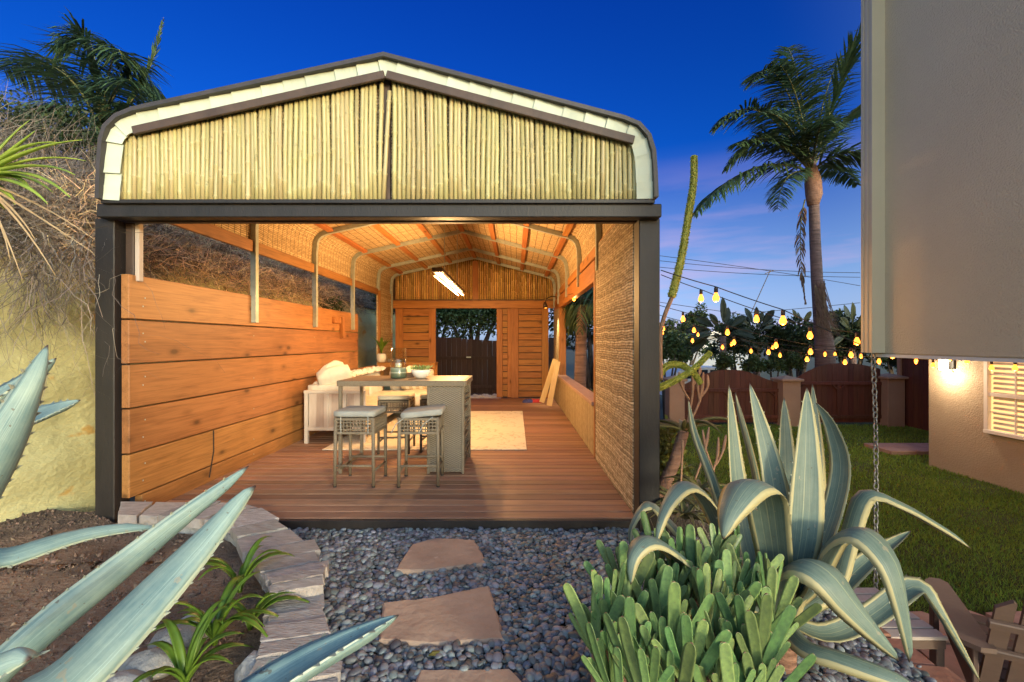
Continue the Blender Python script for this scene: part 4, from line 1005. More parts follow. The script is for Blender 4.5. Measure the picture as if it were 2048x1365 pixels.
# leaning boards and cloth on the deck
for k, (b0, b1) in enumerate((((1086, 808), (1104, 719)), ((1101, 815), (1113, 723)))):
    pb = G(b0[0], b0[1], .0); d = pb.y; pt = Vector((.905, d + .05, H - (b1[1] - CY) / F * (d + .05)))
    m = MB(); m.bar(pb + Vector((-.03, 0, .03)), pt, .115, .022, (0, -1, .0), .003)
    tag(m.build('leaning_board', MT['palewood']), ('pale pine board leaning on the right wall, nearer the doors', 'pale pine board leaning on the right wall, nearer the camera')[k], 'board', 'loose boards on the deck')
for nm, cx, colr, lb in (('red_cloth', 1072, (.42, .03, .035), 'crumpled red cloth on the deck by the leaning boards'), ('blue_cloth', 1058, (.05, .06, .22), 'crumpled blue cloth on the deck beside the red one')):
    g_ = G(cx, 805, .0); mc = plain(nm + '_fabric', colr, tuple(x * .6 for x in colr), rough=.9, scale=20, bmp=.5)
    o = sheet(nm, lambda u, v_: (g_.x + (u - .5) * .30, g_.y + (v_ - .5) * .26, .006 + .09 * math.sin(u * math.pi) ** .6 * math.sin(v_ * math.pi) ** .6 * (.6 + .6 * abs(nz(u * 4, v_ * 4, cx)))), 18, 18, mc, None, None); tag(o, lb, 'cloth')

# hanging light
LX, LZ = -.985, 2.21
lf = thing('hanging_light', 'long twin tube light hanging from the ridge by two chains', 'light', (LX, 7.0, LZ))
MB().box((LX, 7.05, LZ + .085), (.14, 2.6, .05), None, .008).build('housing', MT['brownpaint'], lf)
MB().box((LX, 7.05, LZ + .055), (.10, 2.56, .008)).build('reflector', MT['brownpaint'], lf)
for sx in (-.045, .045): MB().tube([(LX + sx, 5.85, LZ + .015), (LX + sx, 8.25, LZ + .015)], .0105, 10).build('light_tube', MT['tube'], lf, True)
for y in (6.15, 7.05, 7.95):
    tl_ = bpy.data.lights.new('tube_light', 'POINT'); tl_.energy = 23; tl_.color = (1, .56, .21); tl_.shadow_soft_size = .04
    to_ = bpy.data.objects.new('tube_glow', tl_); C.objects.link(to_); to_.parent = lf; to_.location = Vector((LX, y, LZ - .10)) - wloc(lf)
for y in (6.35, 7.75): MB().tube([(LX, y, LZ + .10), (LX, y, 3.33)], .006, 6).build('hanger', MT['steel'], lf)
# clip lamp on the right
cl = thing('clip_lamp', 'small bronze spot lamp on a bent arm by the right back corner', 'lamp', (.9, 10.2, 2.3))
MB().tube([(.94, 10.0, 2.36), (.8, 10.0, 2.38), (.70, 10.0, 2.33), (.66, 10.0, 2.24)], .012, 7).build('arm', MT['socket'], cl, True)
MB().tube([(.66, 10.0, 2.25), (.66, 10.0, 2.19), (.675, 10.0, 2.13)], [.025, .045, .055], 12).build('shade', MT['socket'], cl, True)
MB().lathe([(.0, -.03), (.02, -.02), (.03, 0), (.02, .02), (0, .03)], 12, (.672, 10.0, 2.14)).build('bulb', MT['bulb'], cl, True)
spl = bpy.data.lights.new('clip_lamp_spot', 'SPOT'); spl.energy = 22; spl.spot_size = rad(70); spl.spot_blend = .6; spl.color = (1, .74, .40); spl.shadow_soft_size = .03
spo = bpy.data.objects.new('spot_beam', spl); C.objects.link(spo); spo.parent = cl; spo.location = Vector((.69, 10.0, 2.11)) - wloc(cl); spo.rotation_euler = (Vector((-.28, -.12, .9))).to_track_quat('Z', 'Y').to_euler()
# bracket blocks on the planks
wb = thing('wooden_bracket', 'small cedar block bracket shaped like a seven on the plank wall', 'bracket', (-2.99, 8.1, 1.55))
pa = P(664, 641, 7.72); MB().box((-2.985, 7.62, H - (641 - CY) / F * 7.62), (.05, .28, .10), None, .004).build('block', MT['cedar_x'], wb)
MB().box((-2.975, 7.84, H - (655 - CY) / F * 7.84), (.06, .09, .36), Euler((.12, 0, 0)), .004).build('block', MT['cedar_z'], wb)
rp = MB(); rp.tube([(-2.995, 4.52, .50), (-2.98, 4.50, .30), (-2.97, 4.42, .06)], .006, 6); tag(rp.build('rope', MT['wire']), 'short dark cord hanging from a gap in the cedar planks', 'cord')

# ================================================================ HOUSE ON THE RIGHT
HX, HY, LXW, LYW, HB = 2.84, 3.61, 7.66, 8.43, 1.285
hs_ = thing('stucco_house', 'two storey beige stucco house with an overhanging upper floor', 'house', (7.7, 4.0, LAWN))
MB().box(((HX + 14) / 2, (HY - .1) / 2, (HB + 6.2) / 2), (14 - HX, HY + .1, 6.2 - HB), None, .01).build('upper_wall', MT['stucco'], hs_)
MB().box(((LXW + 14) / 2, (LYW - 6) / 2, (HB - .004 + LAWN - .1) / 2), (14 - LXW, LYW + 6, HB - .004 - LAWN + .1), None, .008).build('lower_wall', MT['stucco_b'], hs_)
MB().box(((LXW + .3 + 14) / 2, (LYW - .2 + HY) / 2, 3.6), (13.7 - LXW, LYW - .2 - HY - .01, 4.6)).build('rear_wing', MT['stucco'], hs_)
MB().box(((HX + 14) / 2, (HY - .1) / 2, 6.25), (14.6 - HX, HY + .7, .12)).build('roof', MT['darktrim'], hs_)
ds = MB()
for k in range(5): ds.box((HX - .05 - .0, HY - .018 - k * .022, (HB + 6.1) / 2), (.10 - (k % 2) * .012, .0235, 6.1 - HB - .02))
do = ds.build('downspout', MT['downspout'], hs_)
for z in (4.9,): MB().box((HX - .055, HY - .06, z), (.125, .135, .03)).build('strap', MT['downspout'], do)
MB().box((HX + .04, 1.6, HB - .012), (.10, 4.0, .022)).build('drip_edge', MT['white'], hs_)
# window
wy0, wy1, wz0, wz1 = 6.1, 7.33, -.06, 1.14
wn = MB().box((LXW - .012, (wy0 + wy1) / 2, (wz0 + wz1) / 2), (.016, wy1 - wy0 - .06, wz1 - wz0 - .06)).build('window', emit('lit_room', (1.0, .62, .26), .2), hs_)
for c, s_ in (((wy0 + wy1) / 2, 'h0'), ((wy0 + wy1) / 2, 'h1'), ((wy0 + wy1) / 2, 'hm')):
    z = {'h0': wz0, 'h1': wz1, 'hm': (wz0 + wz1) / 2}[s_]; MB().box((LXW - .045, c, z), (.08 if s_ != 'hm' else .06, wy1 - wy0 + .08, .06), None, .005).build('frame', MT['white'], wn)
for y in (wy0, wy1): MB().box((LXW - .044, y, (wz0 + wz1) / 2), (.078, .065, wz1 - wz0 - .06), None, .005).build('frame', MT['white'], wn)
for k in range(1, 3):
    y = lerp(wy0, wy1, k / 3); MB().box((LXW - .04, y, (wz0 + wz1) / 2), (.02, .022, wz1 - wz0 - .06)).build('muntin', MT['white'], wn)
for z in (.26, .86): MB().box((LXW - .041, (wy0 + wy1) / 2, z), (.018, wy1 - wy0 - .06, .02)).build('muntin', MT['white'], wn)
for k in range(14): MB().box((LXW - .024, (wy0 + wy1) / 2, wz0 + .07 + k * .079), (.006, wy1 - wy0 - .14, .04), Euler((0, .3, 0))).build('shutter_slat', MT['cushion'], wn)
# sconce
sy, sz = 7.97, 1.0
sn = thing('wall_sconce', 'lit wall lantern with black scrollwork on the tan house wall', 'lamp', (LXW, sy, sz))
MB().box((LXW - .02, sy, sz), (.035, .13, .2), None, .006).build('back_plate', MT['black'], sn)
MB().lathe([(.055, -.10), (.06, -.09), (.06, .09), (.05, .10)], 18, (LXW - .15, sy, sz - .02)).build('glass_shade', emit('lit_lantern_glass', (1.0, .86, .62), 4.0), sn, True)
for a in (-1, 1):
    MB().tube([(LXW - .03, sy + a * .05, sz + .08), (LXW - .09, sy + a * .14, sz + .12), (LXW - .15, sy + a * .15, sz + .05), (LXW - .15, sy + a * .09, sz + .03)], .007, 6).build('scroll', MT['black'], sn, True)
    MB().tube([(LXW - .05, sy + a * .05, sz - .08), (LXW - .1, sy + a * .13, sz - .15), (LXW - .15, sy + a * .12, sz - .1), (LXW - .15, sy + a * .07, sz - .1)], .007, 6).build('scroll', MT['black'], sn, True)
pl = bpy.data.lights.new('sconce_light', 'POINT'); pl.energy = 8; pl.color = (1, .80, .52); pl.shadow_soft_size = .06
po = bpy.data.objects.new('sconce_glow', pl); C.objects.link(po); po.parent = sn; po.location = (-.24, 0, -.16)
# rain chain
rc = thing('rain_chain', 'grey steel rain chain hanging from the downspout to the patio', 'chain', (HX - .05, HY - .05, LAWN))
lk = MB(); ang = [2 * math.pi * k / 14 for k in range(14)]
lk.tube([(math.cos(a) * .016, 0, math.sin(a) * .028) for a in ang] + [(.016, 0, 0)], .0055, 6, False); lkm = lk.mesh('link', MT['chain'], True)
z = HB - .02; k = 0
while z > LAWN + .06:
    inst('link', lkm, (HX - .05 + .012 * math.sin(z * 2.2) + .04 * (HB - z) / 2, HY - .06, z), rc, (R.uniform(-.1, .1), 0, (k % 2) * math.pi / 2 + R.uniform(-.25, .25))); z -= .046; k += 1
hp = MB(); c = P(2046, 768, 2.62); hp.box((2.93, 2.545, c.z), (.06, .10, .31), None, .01); hp.build('shade_panel', MT['black'], hs_)
dp = G(1838, 897, LAWN); m = MB(); m.box((10.0 - 1.6, 9.55, LAWN + .03), (1.6, .75, .09), None, .01); tag(m.build('concrete_pad', MT['patio']), 'small low paved pad on the lawn behind the house corner', 'pad')

# ================================================================ FENCES, PILLARS
FY = 12.5
def pillar(p0, p1, ztop, label):
    x0, x1 = (p0 - CX) / F * FY, (p1 - CX) / F * FY; xm, wd = (x0 + x1) / 2, x1 - x0
    t = thing('fence_pillar', label, 'pillar', (xm, FY, LAWN), 'stucco pillars in the garden fence')
    MB().box((xm, FY, (LAWN - .1 + ztop) / 2), (wd, wd, ztop - LAWN + .1), None, .012).build('shaft', MT['stucco_p'], t)
    MB().box((xm, FY, ztop + .035), (wd + .12, wd + .12, .07), None, .015).build('cap', MT['stucco_p'], t)
    a = wd / 2 + .03; MB().add([(xm - a, FY - a, ztop + .07), (xm + a, FY - a, ztop + .07), (xm + a, FY + a, ztop + .07), (xm - a, FY + a, ztop + .07), (xm, FY, ztop + .15)], [(0, 1, 4), (1, 2, 4), (2, 3, 4), (3, 0, 4)]).build('cap_top', MT['stucco_p'], t)
ZP = H - (762 - CY) / F * FY
pillar(1334, 1364, ZP, 'pinkish stucco fence pillar nearest the pavilion'); pillar(1556, 1591, ZP, 'tan stucco fence pillar between the two arched gates'); pillar(1762, 1796, ZP + .06, 'dark stucco fence pillar behind the rain chain')
def gate(p0, p1, ys_, label, mat='fence'):
    """boards with an arched top between two pillars; ys_ = photo heights of the top along it"""
    x0, x1 = (p0 - CX) / F * FY, (p1 - CX) / F * FY
    t = thing('arched_gate', label, 'gate', ((x0 + x1) / 2, FY, LAWN), 'arched timber gates'); n = max(4, int((x1 - x0) / .145)); wd = (x1 - x0) / n
    tp = lambda f: H - (float(np.interp(f, np.linspace(0, 1, len(ys_)), ys_)) - CY) / F * FY
    for k in range(n):
        z0, za, zb = LAWN + .06, tp(k / n), tp((k + 1) / n); xa, xb = x0 + k * wd + .003, x0 + (k + 1) * wd - .003; y = FY + .03 + R.uniform(-.003, .003)
        MB().prism([(xa, z0), (xb, z0), (xb, zb), (xa, za)], 1, y - .011, y + .011).build('board', MT[mat], t)
    for z in (LAWN + .22, tp(.0) - .12): MB().bar((x0, FY - .01, z), (x1, FY - .01, z), .035, .09, (0, 0, 1), .004).build('rail', MT[mat], t)
    for x in (x0 + .06, (x0 + x1) / 2, x1 - .06): MB().box((x, FY - .012, (LAWN + .2 + tp(0) - .1) / 2), (.085, .03, tp(0) - LAWN - .4)).build('stile', MT[mat], t)
    for xa, sgn in ((x0 + .10, 1), ((x0 + x1) / 2 - .04, -1), ((x0 + x1) / 2 + .04, 1), (x1 - .10, -1)):
        MB().bar((xa, FY - .014, tp(0) - .28), (xa + sgn * .14, FY - .014, tp(0) - .15), .03, .05, (0, 1, 0)).build('brace', MT[mat], t)
    return t
gate(1364, 1556, (772, 760, 748, 741, 740, 741, 748, 758, 766), 'red brown arched timber gate left of the middle pillar')
g2 = gate(1591, 1762, (758, 745, 735, 729, 727, 727, 729, 733, 738), 'dark red brown arched timber gate right of the middle pillar')
c = P(1597, 790, FY - .05); MB().box((c.x, FY - .04, c.z), (.08, .012, .26)).build('sign_plate', MT['stucco_p'], g2)
sfn = thing('side_fence', 'brown upright board fence running from the last pillar to the house', 'fence', (10.58, 11, LAWN))
for k in range(24):
    y = 12.45 - k * .148; MB().box((10.58 + R.uniform(-.004, .004), y, (LAWN + .95) / 2), (.024, .142, .95 - LAWN + R.uniform(-.01, .01))).build('board', MT['fence'], sfn)
MB().box((10.55, 12.47, .05), (.09, .09, 1.9)).build('post', MT['stucco_p'], sfn)
MB().box((10.57, 10.7, .97), (.10, 3.6, .04)).build('top_rail', MT['fence'], sfn)
# ground and dark fence behind the pavilion
sheet('back_yard', lambda u, v: (lerp(-3.6, 3.2, u), lerp(11.0, 18, v), -.12 + .03 * nz(u * 8, v * 8)), 20, 20, MT['mulch'])
bf = thing('back_fence', 'black brown board fence seen through the open back doors', 'fence', (-1.2, 13.0, -.1))
for k in range(30):
    x = -3.2 + k * .146; zt = 1.46 + .05 * math.sin(k * .25); MB().box((x, 13.0 + R.uniform(-.005, .005), (zt - .1) / 2), (.14, .022, zt + .1)).build('board', MT['fence_dk'], bf)
for z in (.92, .1): MB().box((-1.1, 12.97, z), (4.4, .035, .09)).build('rail', MT['fence_dk'], bf)
MB().box((-.62, 12.96, .5), (.10, .05, .95)).build('post', MT['fence_dk'], bf); c = P(937, 715, 12.9); MB().box((c.x, 12.94, c.z), (.13, .03, .035)).build('latch', MT['steel'], bf)
for k in range(40):
    x, y = R.uniform(-1.5, -.4), R.uniform(11.3, 11.9); s_ = R.uniform(.03, .07)
    o = inst('white_rock', None, (0, 0, 0)) if False else None
VV = []; FF = []; b = 0
for k in range(130):
    p = np.array((R.uniform(-1.9, -.35), R.uniform(11.22, 12.2), -.05)); s_ = R.uniform(.03, .06); VV.append(IV * (1 + .2 * np.sin(IV[:, [2, 0, 1]] * 5 + k)) * (s_ * 1.3, s_, s_ * .8) + p); FF.append(IF + b); b += len(IV)
tag(raw('white_rocks', np.concatenate(VV), np.concatenate(FF), MT['white_rock'], None, 'stuff'), 'white landscape rocks just outside the back doors', 'rocks')

# ================================================================ PLANTS
def leafcloud(n, c, r, size, clumps=14, flat=.0):
    """leaf shaped faces spread through clumps on and in an ellipsoid"""
    c = np.array(c); r = np.array(r); d = NR.normal(size=(clumps, 3)); d /= np.linalg.norm(d, axis=1)[:, None]; d[:, 2] = np.abs(d[:, 2]) * 1.0 - .25 * NR.random(clumps)
    cc = c + d * r * NR.uniform(.35, .95, (clumps, 1)); k = NR.integers(0, clumps, n); q = NR.normal(size=(n, 3)); q /= np.linalg.norm(q, axis=1)[:, None]
    p = cc[k] + q * r * .42 * (NR.random((n, 1)) ** .4) * NR.uniform(.5, 1.1, (clumps, 1))[k]
    a = NR.normal(size=(n, 3)) + q * .9 + np.array((0, 0, -.2)); a /= np.linalg.norm(a, axis=1)[:, None]; s = np.cross(a, NR.normal(size=(n, 3))); s /= np.linalg.norm(s, axis=1)[:, None]
    ln = size * NR.uniform(.6, 1.3, (n, 1)); V = np.stack([p, p + a * ln * .5 + s * ln * .28, p + a * ln, p + a * ln * .5 - s * ln * .28], 1).reshape(-1, 3)
    return V, np.arange(n * 4).reshape(-1, 4)
def shrub(label, c, r, n, size, mat, name='shrub', cat='shrub', group=None, clumps=14, trunk=None):
    base = (c[0], c[1], trunk if trunk is not None else c[2] - r[2])
    t = thing(name, label, cat, base, group); V, Fc = leafcloud(n, c, r, size, clumps); raw('crown', V, Fc, MT[mat], t)
    zb = base[2]; m = MB()
    for k in range(4):
        a = k * 1.7; m.tube([(c[0] + .05 * math.cos(a), c[1] + .05 * math.sin(a), zb), (c[0] + r[0] * .2 * math.cos(a), c[1] + r[1] * .2 * math.sin(a), lerp(zb, c[2], .6)), (c[0] + r[0] * .5 * math.cos(a), c[1] + r[1] * .5 * math.sin(a), c[2] + r[2] * .3)], [r[0] * .07 + .02, r[0] * .045 + .01, .008], 6)
    m.build('trunk', MT['hill'], t, True); return t
def bez(a, b, c, n): return [a * (1 - t) ** 2 + b * 2 * t * (1 - t) + c * t * t for t in [i / n for i in range(n + 1)]]
def frond(parent, base, ctrl, tip, ll, n, mat, droop=.5, wd=.022, rm='aloe', rr=.022, sweep_=.55):
    base, ctrl, tip = Vector(base), Vector(ctrl), Vector(tip); pts = bez(base, ctrl, tip, 16); m = MB(); V = []; Fc = []; b = 0
    for i in range(n):
        t = .10 + .90 * i / n; f = t * 16; k = min(15, int(f)); p = pts[k].lerp(pts[k + 1], f - k); tg = (pts[k + 1] - pts[k]).normalized()
        sd_ = tg.cross(Vector((0, 0, 1)))
        sd_ = sd_.normalized() if sd_.length > .05 else Vector((1, 0, 0))
        up = sd_.cross(tg)
        L_ = ll * (math.sin(math.pi * min(1, .12 + .86 * t)) ** .6) * R.uniform(.8, 1.1)
        for sg in (-1, 1):
            d_ = (sd_ * sg * R.uniform(.7, 1) + tg * sweep_ + up * R.uniform(-.2, .45)).normalized(); q = [p]
            for s_ in range(3):
                d_ = (d_ + Vector((0, 0, -droop * .45 * R.uniform(.6, 1.3)))).normalized(); q.append(q[-1] + d_ * L_ / 3)
            wv_ = d_.cross(Vector((R.uniform(-.3, .3), R.uniform(-.3, .3), 1))).normalized() * wd * .5
            V += [q[0] - wv_ * .6, q[0] + wv_ * .6, q[1] + wv_, q[1] - wv_, q[2] + wv_ * .8, q[2] - wv_ * .8, q[3]]
            Fc += [(b, b + 1, b + 2, b + 3), (b + 3, b + 2, b + 4, b + 5), (b + 5, b + 4, b + 6)]; b += 7
    m.add(V, Fc); fr = m.build('frond', MT[mat], parent)
    MB().tube(pts, [rr * (1 - .85 * i / 16) for i in range(17)], 6).build('midrib', MT[rm], fr, True)
    return fr

# queen palm beyond the gates
PD = 13.4; cr = P(1624, 345, PD)
qp = thing('queen_palm', 'tall feathery palm with a grey ringed trunk beyond the garden gates', 'palm tree', (P(1650, 700, PD).x, PD, -1.3))
tp = [P(1652, 820, PD), P(1650, 700, PD), P(1642, 640, PD), P(1634, 560, PD), P(1630, 480, PD), P(1628, 410, PD), P(1626, 385, PD)]
MB().tube(tp, [.28, .26, .20, .155, .145, .14, .145], 14).build('trunk', MT['palmtrunk'], qp, True)
m = MB(); m.tube([P(1626, 412, PD), P(1628, 390, PD), P(1626, 365, PD), P(1622, 335, PD), P(1618, 310, PD)], [.15, .22, .22, .15, .07], 12); m.build('crownshaft', MT['aloetrunk'], qp, True)
b0 = P(1622, 345, PD)
for (c, e, dz0, dz1, ll, dr, mt) in (((1560, 60), (1500, 170), -.6, -1.0, .75, .5, 'palm'), ((1520, 150), (1430, 255), -.3, -.4, .85, .55, 'palm'), ((1530, 210), (1450, 340), .5, .8, .8, .6, 'palm'), ((1500, 290), (1388, 430), -.5, -.9, .85, .75, 'palm'),
                                 ((1560, 330), (1555, 420), -1.0, -1.5, .6, .6, 'palm'), ((1690, 120), (1735, 40), -.4, -.6, .95, .3, 'palm'), ((1690, 200), (1760, 210), .4, .7, .9, .5, 'palm'), ((1700, 270), (1770, 330), -.6, -.9, .85, .6, 'palm'),
                                 ((1660, 310), (1715, 370), 1.0, 1.6, .6, .6, 'palm'), ((1600, 130), (1575, 95), 1.0, 2.0, .9, .4, 'palm'), ((1650, 140), (1690, 110), 1.2, 2.4, .9, .4, 'palm'), ((1570, 200), (1510, 230), -1.4, -2.4, .8, .6, 'palm'), ((1640, 230), (1650, 240), -1.2, -2.2, .8, .6, 'palm'),
                                 ((1600, 170), (1560, 130), -1.1, -1.8, .85, .45, 'palm'), ((1545, 250), (1470, 290), -.9, -1.5, .8, .6, 'palm')):
    frond(qp, b0, P(c[0], c[1], PD + dz0), P(e[0], e[1], PD + dz1), ll * 1.15, 84, mt, dr, .06, rr=.035)
frond(qp, P(1610, 400, PD), P(1590, 470, PD - .2), P(1612, 610, PD - .3), .40, 40, 'palm_dead', 1.6, .05)
V = []; Fc = []; b = 0; m = MB()
for k in range(120):
    p = P(R.uniform(1628, 1652), R.uniform(560, 640), PD - .25 + R.uniform(-.05, .1)); q = P(R.uniform(1632, 1690), R.uniform(640, 700), PD - .3 + R.uniform(-.2, .2)); s_ = Vector((.014, 0, 0)); m.add([p - s_, p + s_, q], [(0, 1, 2)])
sk = m.build('dead_skirt', MT['palm_dead'], qp); sk['kind'] = 'stuff'

# left hillside palm
PL = 7.2; lp = thing('hillside_palm', 'dark feathery palm on the dry slope at the upper left', 'palm tree', (P(200, 330, PL).x, PL, 3.4))
b0 = P(200, 260, PL); MB().tube([P(205, 420, PL), P(200, 330, PL), b0], [.16, .15, .12], 10).build('trunk', MT['palmtrunk'], lp, True)
for (c, e, dz0, dz1, ll, dr) in (((190, 20), (120, 90), 0, -.3, .75, .8), ((130, 80), (5, 140), .2, .3, .85, 1.1), ((230, 40), (245, 120), -.3, -.5, .7, .9), ((260, 90), (310, 190), 0, .2, .7, .9), ((120, 170), (20, 240), -.5, -.8, .7, .9), ((270, 180), (320, 260), -.4, -.8, .6, .8), ((200, 110), (170, 60), .8, 1.6, .8, .6), ((150, 140), (80, 110), .7, 1.4, .8, .8), ((230, 150), (260, 160), -.8, -1.2, .6, .8), ((170, 200), (90, 300), -.6, -1.0, .7, .9)):
    frond(lp, b0, P(c[0], c[1], PL + dz0), P(e[0], e[1], PL + dz1), ll * 1.15, 70, 'palm', dr, .032, rr=.02)
frond(lp, b0, P(300, 200, PL), P(327, 35, PL), .22, 40, 'palm', .15, .03, rr=.012, sweep_=2.2)

# young palm just outside the right opening and foliage around it
yp = thing('young_palm', 'slim pink ringed palm with drooping leaves outside the right opening', 'palm tree', (P(1142, 750, 9.6).x + .4, 9.6, -.3))
bx = P(1138, 700, 9.6).x + .22; MB().tube([(bx, 9.6, -.4), (bx + .02, 9.6, .8), (bx + .05, 9.6, 1.9), (bx + .08, 9.6, 2.35)], [.14, .125, .11, .09], 12).build('trunk', MT['palmtrunk'], yp, True)
b0 = Vector((bx + .08, 9.6, 2.3))
for k in range(13):
    a = k * 2.4 + .3; d_ = Vector((math.cos(a), math.sin(a), 0)); d_.x = abs(d_.x) * (1 if k % 3 else -.25); frond(yp, b0, b0 + d_ * .7 + Vector((0, 0, .55)), b0 + d_ * 1.1 + Vector((0, 0, -.75)), .55, 44, 'palm', 1.2, .03, rr=.018)

# hedges and trees
shrub('dark leafy hedge clump behind the left gate', P(1480, 700, 15.2), (1.0, .9, 1.0), 5000, .11, 'leaf_dk', group='hedge behind the garden gates', trunk=-1.3)
shrub('dense dark hedge between the palm and the lit gate', P(1590, 690, 15.4), (1.3, .9, 1.3), 6500, .12, 'leaf_dk', group='hedge behind the garden gates', trunk=-1.3)
shrub('dark hedge clump right of the tall palm', P(1700, 690, 15.6), (1.3, .9, 1.4), 6000, .12, 'leaf_dk', group='hedge behind the garden gates', trunk=-1.3)
shrub('large dark hedge showing over the last pillar', P(1800, 720, 15.4), (1.3, .9, 1.2), 5000, .12, 'leaf_dk', group='hedge behind the garden gates', trunk=-1.3)
for px, lb in ((1455, 'round light green bush just left of the middle of the gate'), (1506, 'round light green bush over the gate left of the pillar'), (1548, 'round light green bush above the middle pillar'), (1588, 'small light green bush right of the middle pillar')):
    shrub(lb, P(px, 733, 13.6), (.34, .3, .42), 1500, .08, 'leaf_md', group='round bushes behind the gate', trunk=-1.3, clumps=18)
shrub('grey green bush by the pink pillar beside the dark post', P(1335, 715, 14.5), (.8, .6, .75), 3000, .10, 'leaf_md', trunk=-1.3)
shrub('leafy grey green tree seen above the dark back fence', (-1.45, 15.5, 2.15), (1.9, .9, 1.7), 15000, .11, 'leaf_md', 'leafy_tree', 'tree', trunk=-.2, clumps=44)
shrub('dark blue green tree left of the back doorway', P(870, 630, 17), (1.2, .9, 1.6), 5000, .12, 'leaf_dk', 'leafy_tree', 'tree', trunk=-.2)
shrub('tall dark tree behind the young palm on the right', P(1185, 640, 14), (1.4, 1, 1.9), 7000, .12, 'leaf_dk', 'leafy_tree', 'tree', trunk=-.4, clumps=22)
shrub('dark tree outside the left back opening by the planks', P(728, 620, 13.0), (.9, .9, 1.9), 6000, .12, 'leaf_dk', 'leafy_tree', 'tree', trunk=.0, clumps=20)
shrub('broad dark tree rising from the slope left of the pavilion', (-5.6, 12.5, 2.6), (1.3, 1.6, 1.4), 6000, .13, 'leaf_dk', 'leafy_tree', 'tree', trunk=1.5, clumps=20)
shrub('green leafy bush on the slope by the far steel post', (-3.75, 9.3, 2.05), (.3, .5, .3), 1500, .06, 'leaf_md', trunk=1.6)
for k, (px, py, d) in enumerate(((1150, 775, 6.4), (1172, 785, 5.9), (1160, 762, 7.2))):
    shrub(('yellow green bush outside the middle of the low reed wall', 'yellow green bush at the near end of the low reed wall', 'yellow green bush at the far end of the low reed wall')[k], (1.32 + .05 * k, d, .50), (.22, .35, .38), 1500, .05, 'leaf_yl', group='bushes along the low wall', trunk=-.2)

# bird of paradise clumps: paddle leaves on long stalks
def paddles(label, px, py, d, n, ln, spread, mat='paddle'):
    p = P(px, py, d); t = thing('paddle_leaf_tree', label, 'tree', (p.x, d, -1.3), 'paddle leaved trees behind the fence')
    MB().tube([(p.x, d, -1.3), (p.x, d, p.z - ln * .4)], [.14, .10], 8).build('trunk', MT['palmtrunk'], t, True)
    for k in range(n):
        a = lerp(-spread, spread, (k + .5) / n) + R.uniform(-.1, .1); az = R.uniform(-.9, .9); d_ = Vector((math.sin(a), .45 * math.sin(az), math.cos(a) * .95)).normalized(); L_ = ln * R.uniform(.75, 1.1)
        b0 = Vector((p.x, d, p.z - ln * .4)); dr = abs(math.sin(a)) * .5
        pts = [b0 + d_ * (L_ * f) + Vector((0, 0, -dr * L_ * f * f)) for f in (0, .35, .5, .65, .8, .92, 1.0)]
        w_ = L_ * .105; MB().blade(pts, [.012, .015, w_ * .75, w_, w_ * .95, w_ * .55, .004], Vector((R.uniform(-.6, .6), -1, .35)), .25, .006, 4).build('leaf', MT[mat], t, True)
paddles('paddle leaved banana-like tree in silhouette left of the hedge', 1446, 640, 14.6, 15, 1.3, 1.8)
paddles('paddle leaved tree with a fan of upright leaves over the hedge', 1513, 640, 15.0, 11, 1.15, 1.2)
paddles('paddle leaved tree between the hedge and the palm trunk', 1600, 640, 15.6, 9, .9, 1.4)
paddles('paddle leaved tree half hidden by the house corner', 1705, 640, 15.0, 13, 1.25, 1.6)

# dry brush: thin twigs growing over the bank and hanging down its face
def twigs(n, origin, ln, bias, curl, wd, seg=5):
    p = np.array([origin() for _ in range(n)]); d = NR.normal(size=(n, 3)) * .8 + np.array(bias); d /= np.linalg.norm(d, axis=1)[:, None]; L_ = NR.uniform(ln[0], ln[1], (n, 1)) / seg
    side = np.cross(d, NR.normal(size=(n, 3))); side /= np.linalg.norm(side, axis=1)[:, None]; rows = []
    for s_ in range(seg + 1):
        w_ = wd * (1 - .8 * s_ / seg) * NR.uniform(.7, 1.3, (n, 1)); rows += [p - side * w_, p + side * w_]
        d = d + NR.normal(size=(n, 3)) * curl + np.array((0, 0, -.06)); d /= np.linalg.norm(d, axis=1)[:, None]; p = p + d * L_
    V = np.stack(rows, 1); k = 2 * (seg + 1); base = np.arange(n)[:, None] * k; Fc = np.concatenate([np.concatenate([base + 2 * s_, base + 2 * s_ + 1, base + 2 * s_ + 3, base + 2 * s_ + 2], 1)[:, None] for s_ in range(seg)], 1).reshape(-1, 4)
    return V.reshape(-1, 3), Fc
def on_edge():
    v = R.uniform(.22, .85); x, y = footat(v); return (x - .1 - R.uniform(0, .5), y, 2.15 + R.uniform(-.05, .25))
def on_slope():
    y = R.uniform(1.5, 12); fx = np.interp(y, [f[1] for f in foot], [f[0] for f in foot]); u = R.random() ** 1.6 * 2.6; return (fx - .2 - u, y, hillz(fx - .2 - u, y) + R.uniform(0, .1))
def on_front():
    y = R.uniform(2.0, 4.6); fx = np.interp(y, [f[1] for f in foot], [f[0] for f in foot]); return (fx - .05 - R.uniform(0, .35), y, 2.28 + R.uniform(-.12, .35))
def on_side():
    y = R.uniform(3.8, 9.5); return (-3.72 - R.random() ** 1.5 * 1.1, y, 2.2 + R.uniform(-.15, .55))
Vs, Fs, b = [], [], 0
VS_, FS_ = twigs(14000, on_side, (.2, .6), (.3, -.2, .3), .6, .0040)
tag(raw('tan_brush_lit', VS_, FS_, MT['twig_lit'], None, 'stuff'), 'dry brush in a lamp-lit tan seen over the cedar planks', 'brush')  # brush beside the open bays, its lit tone comes from the twig colour
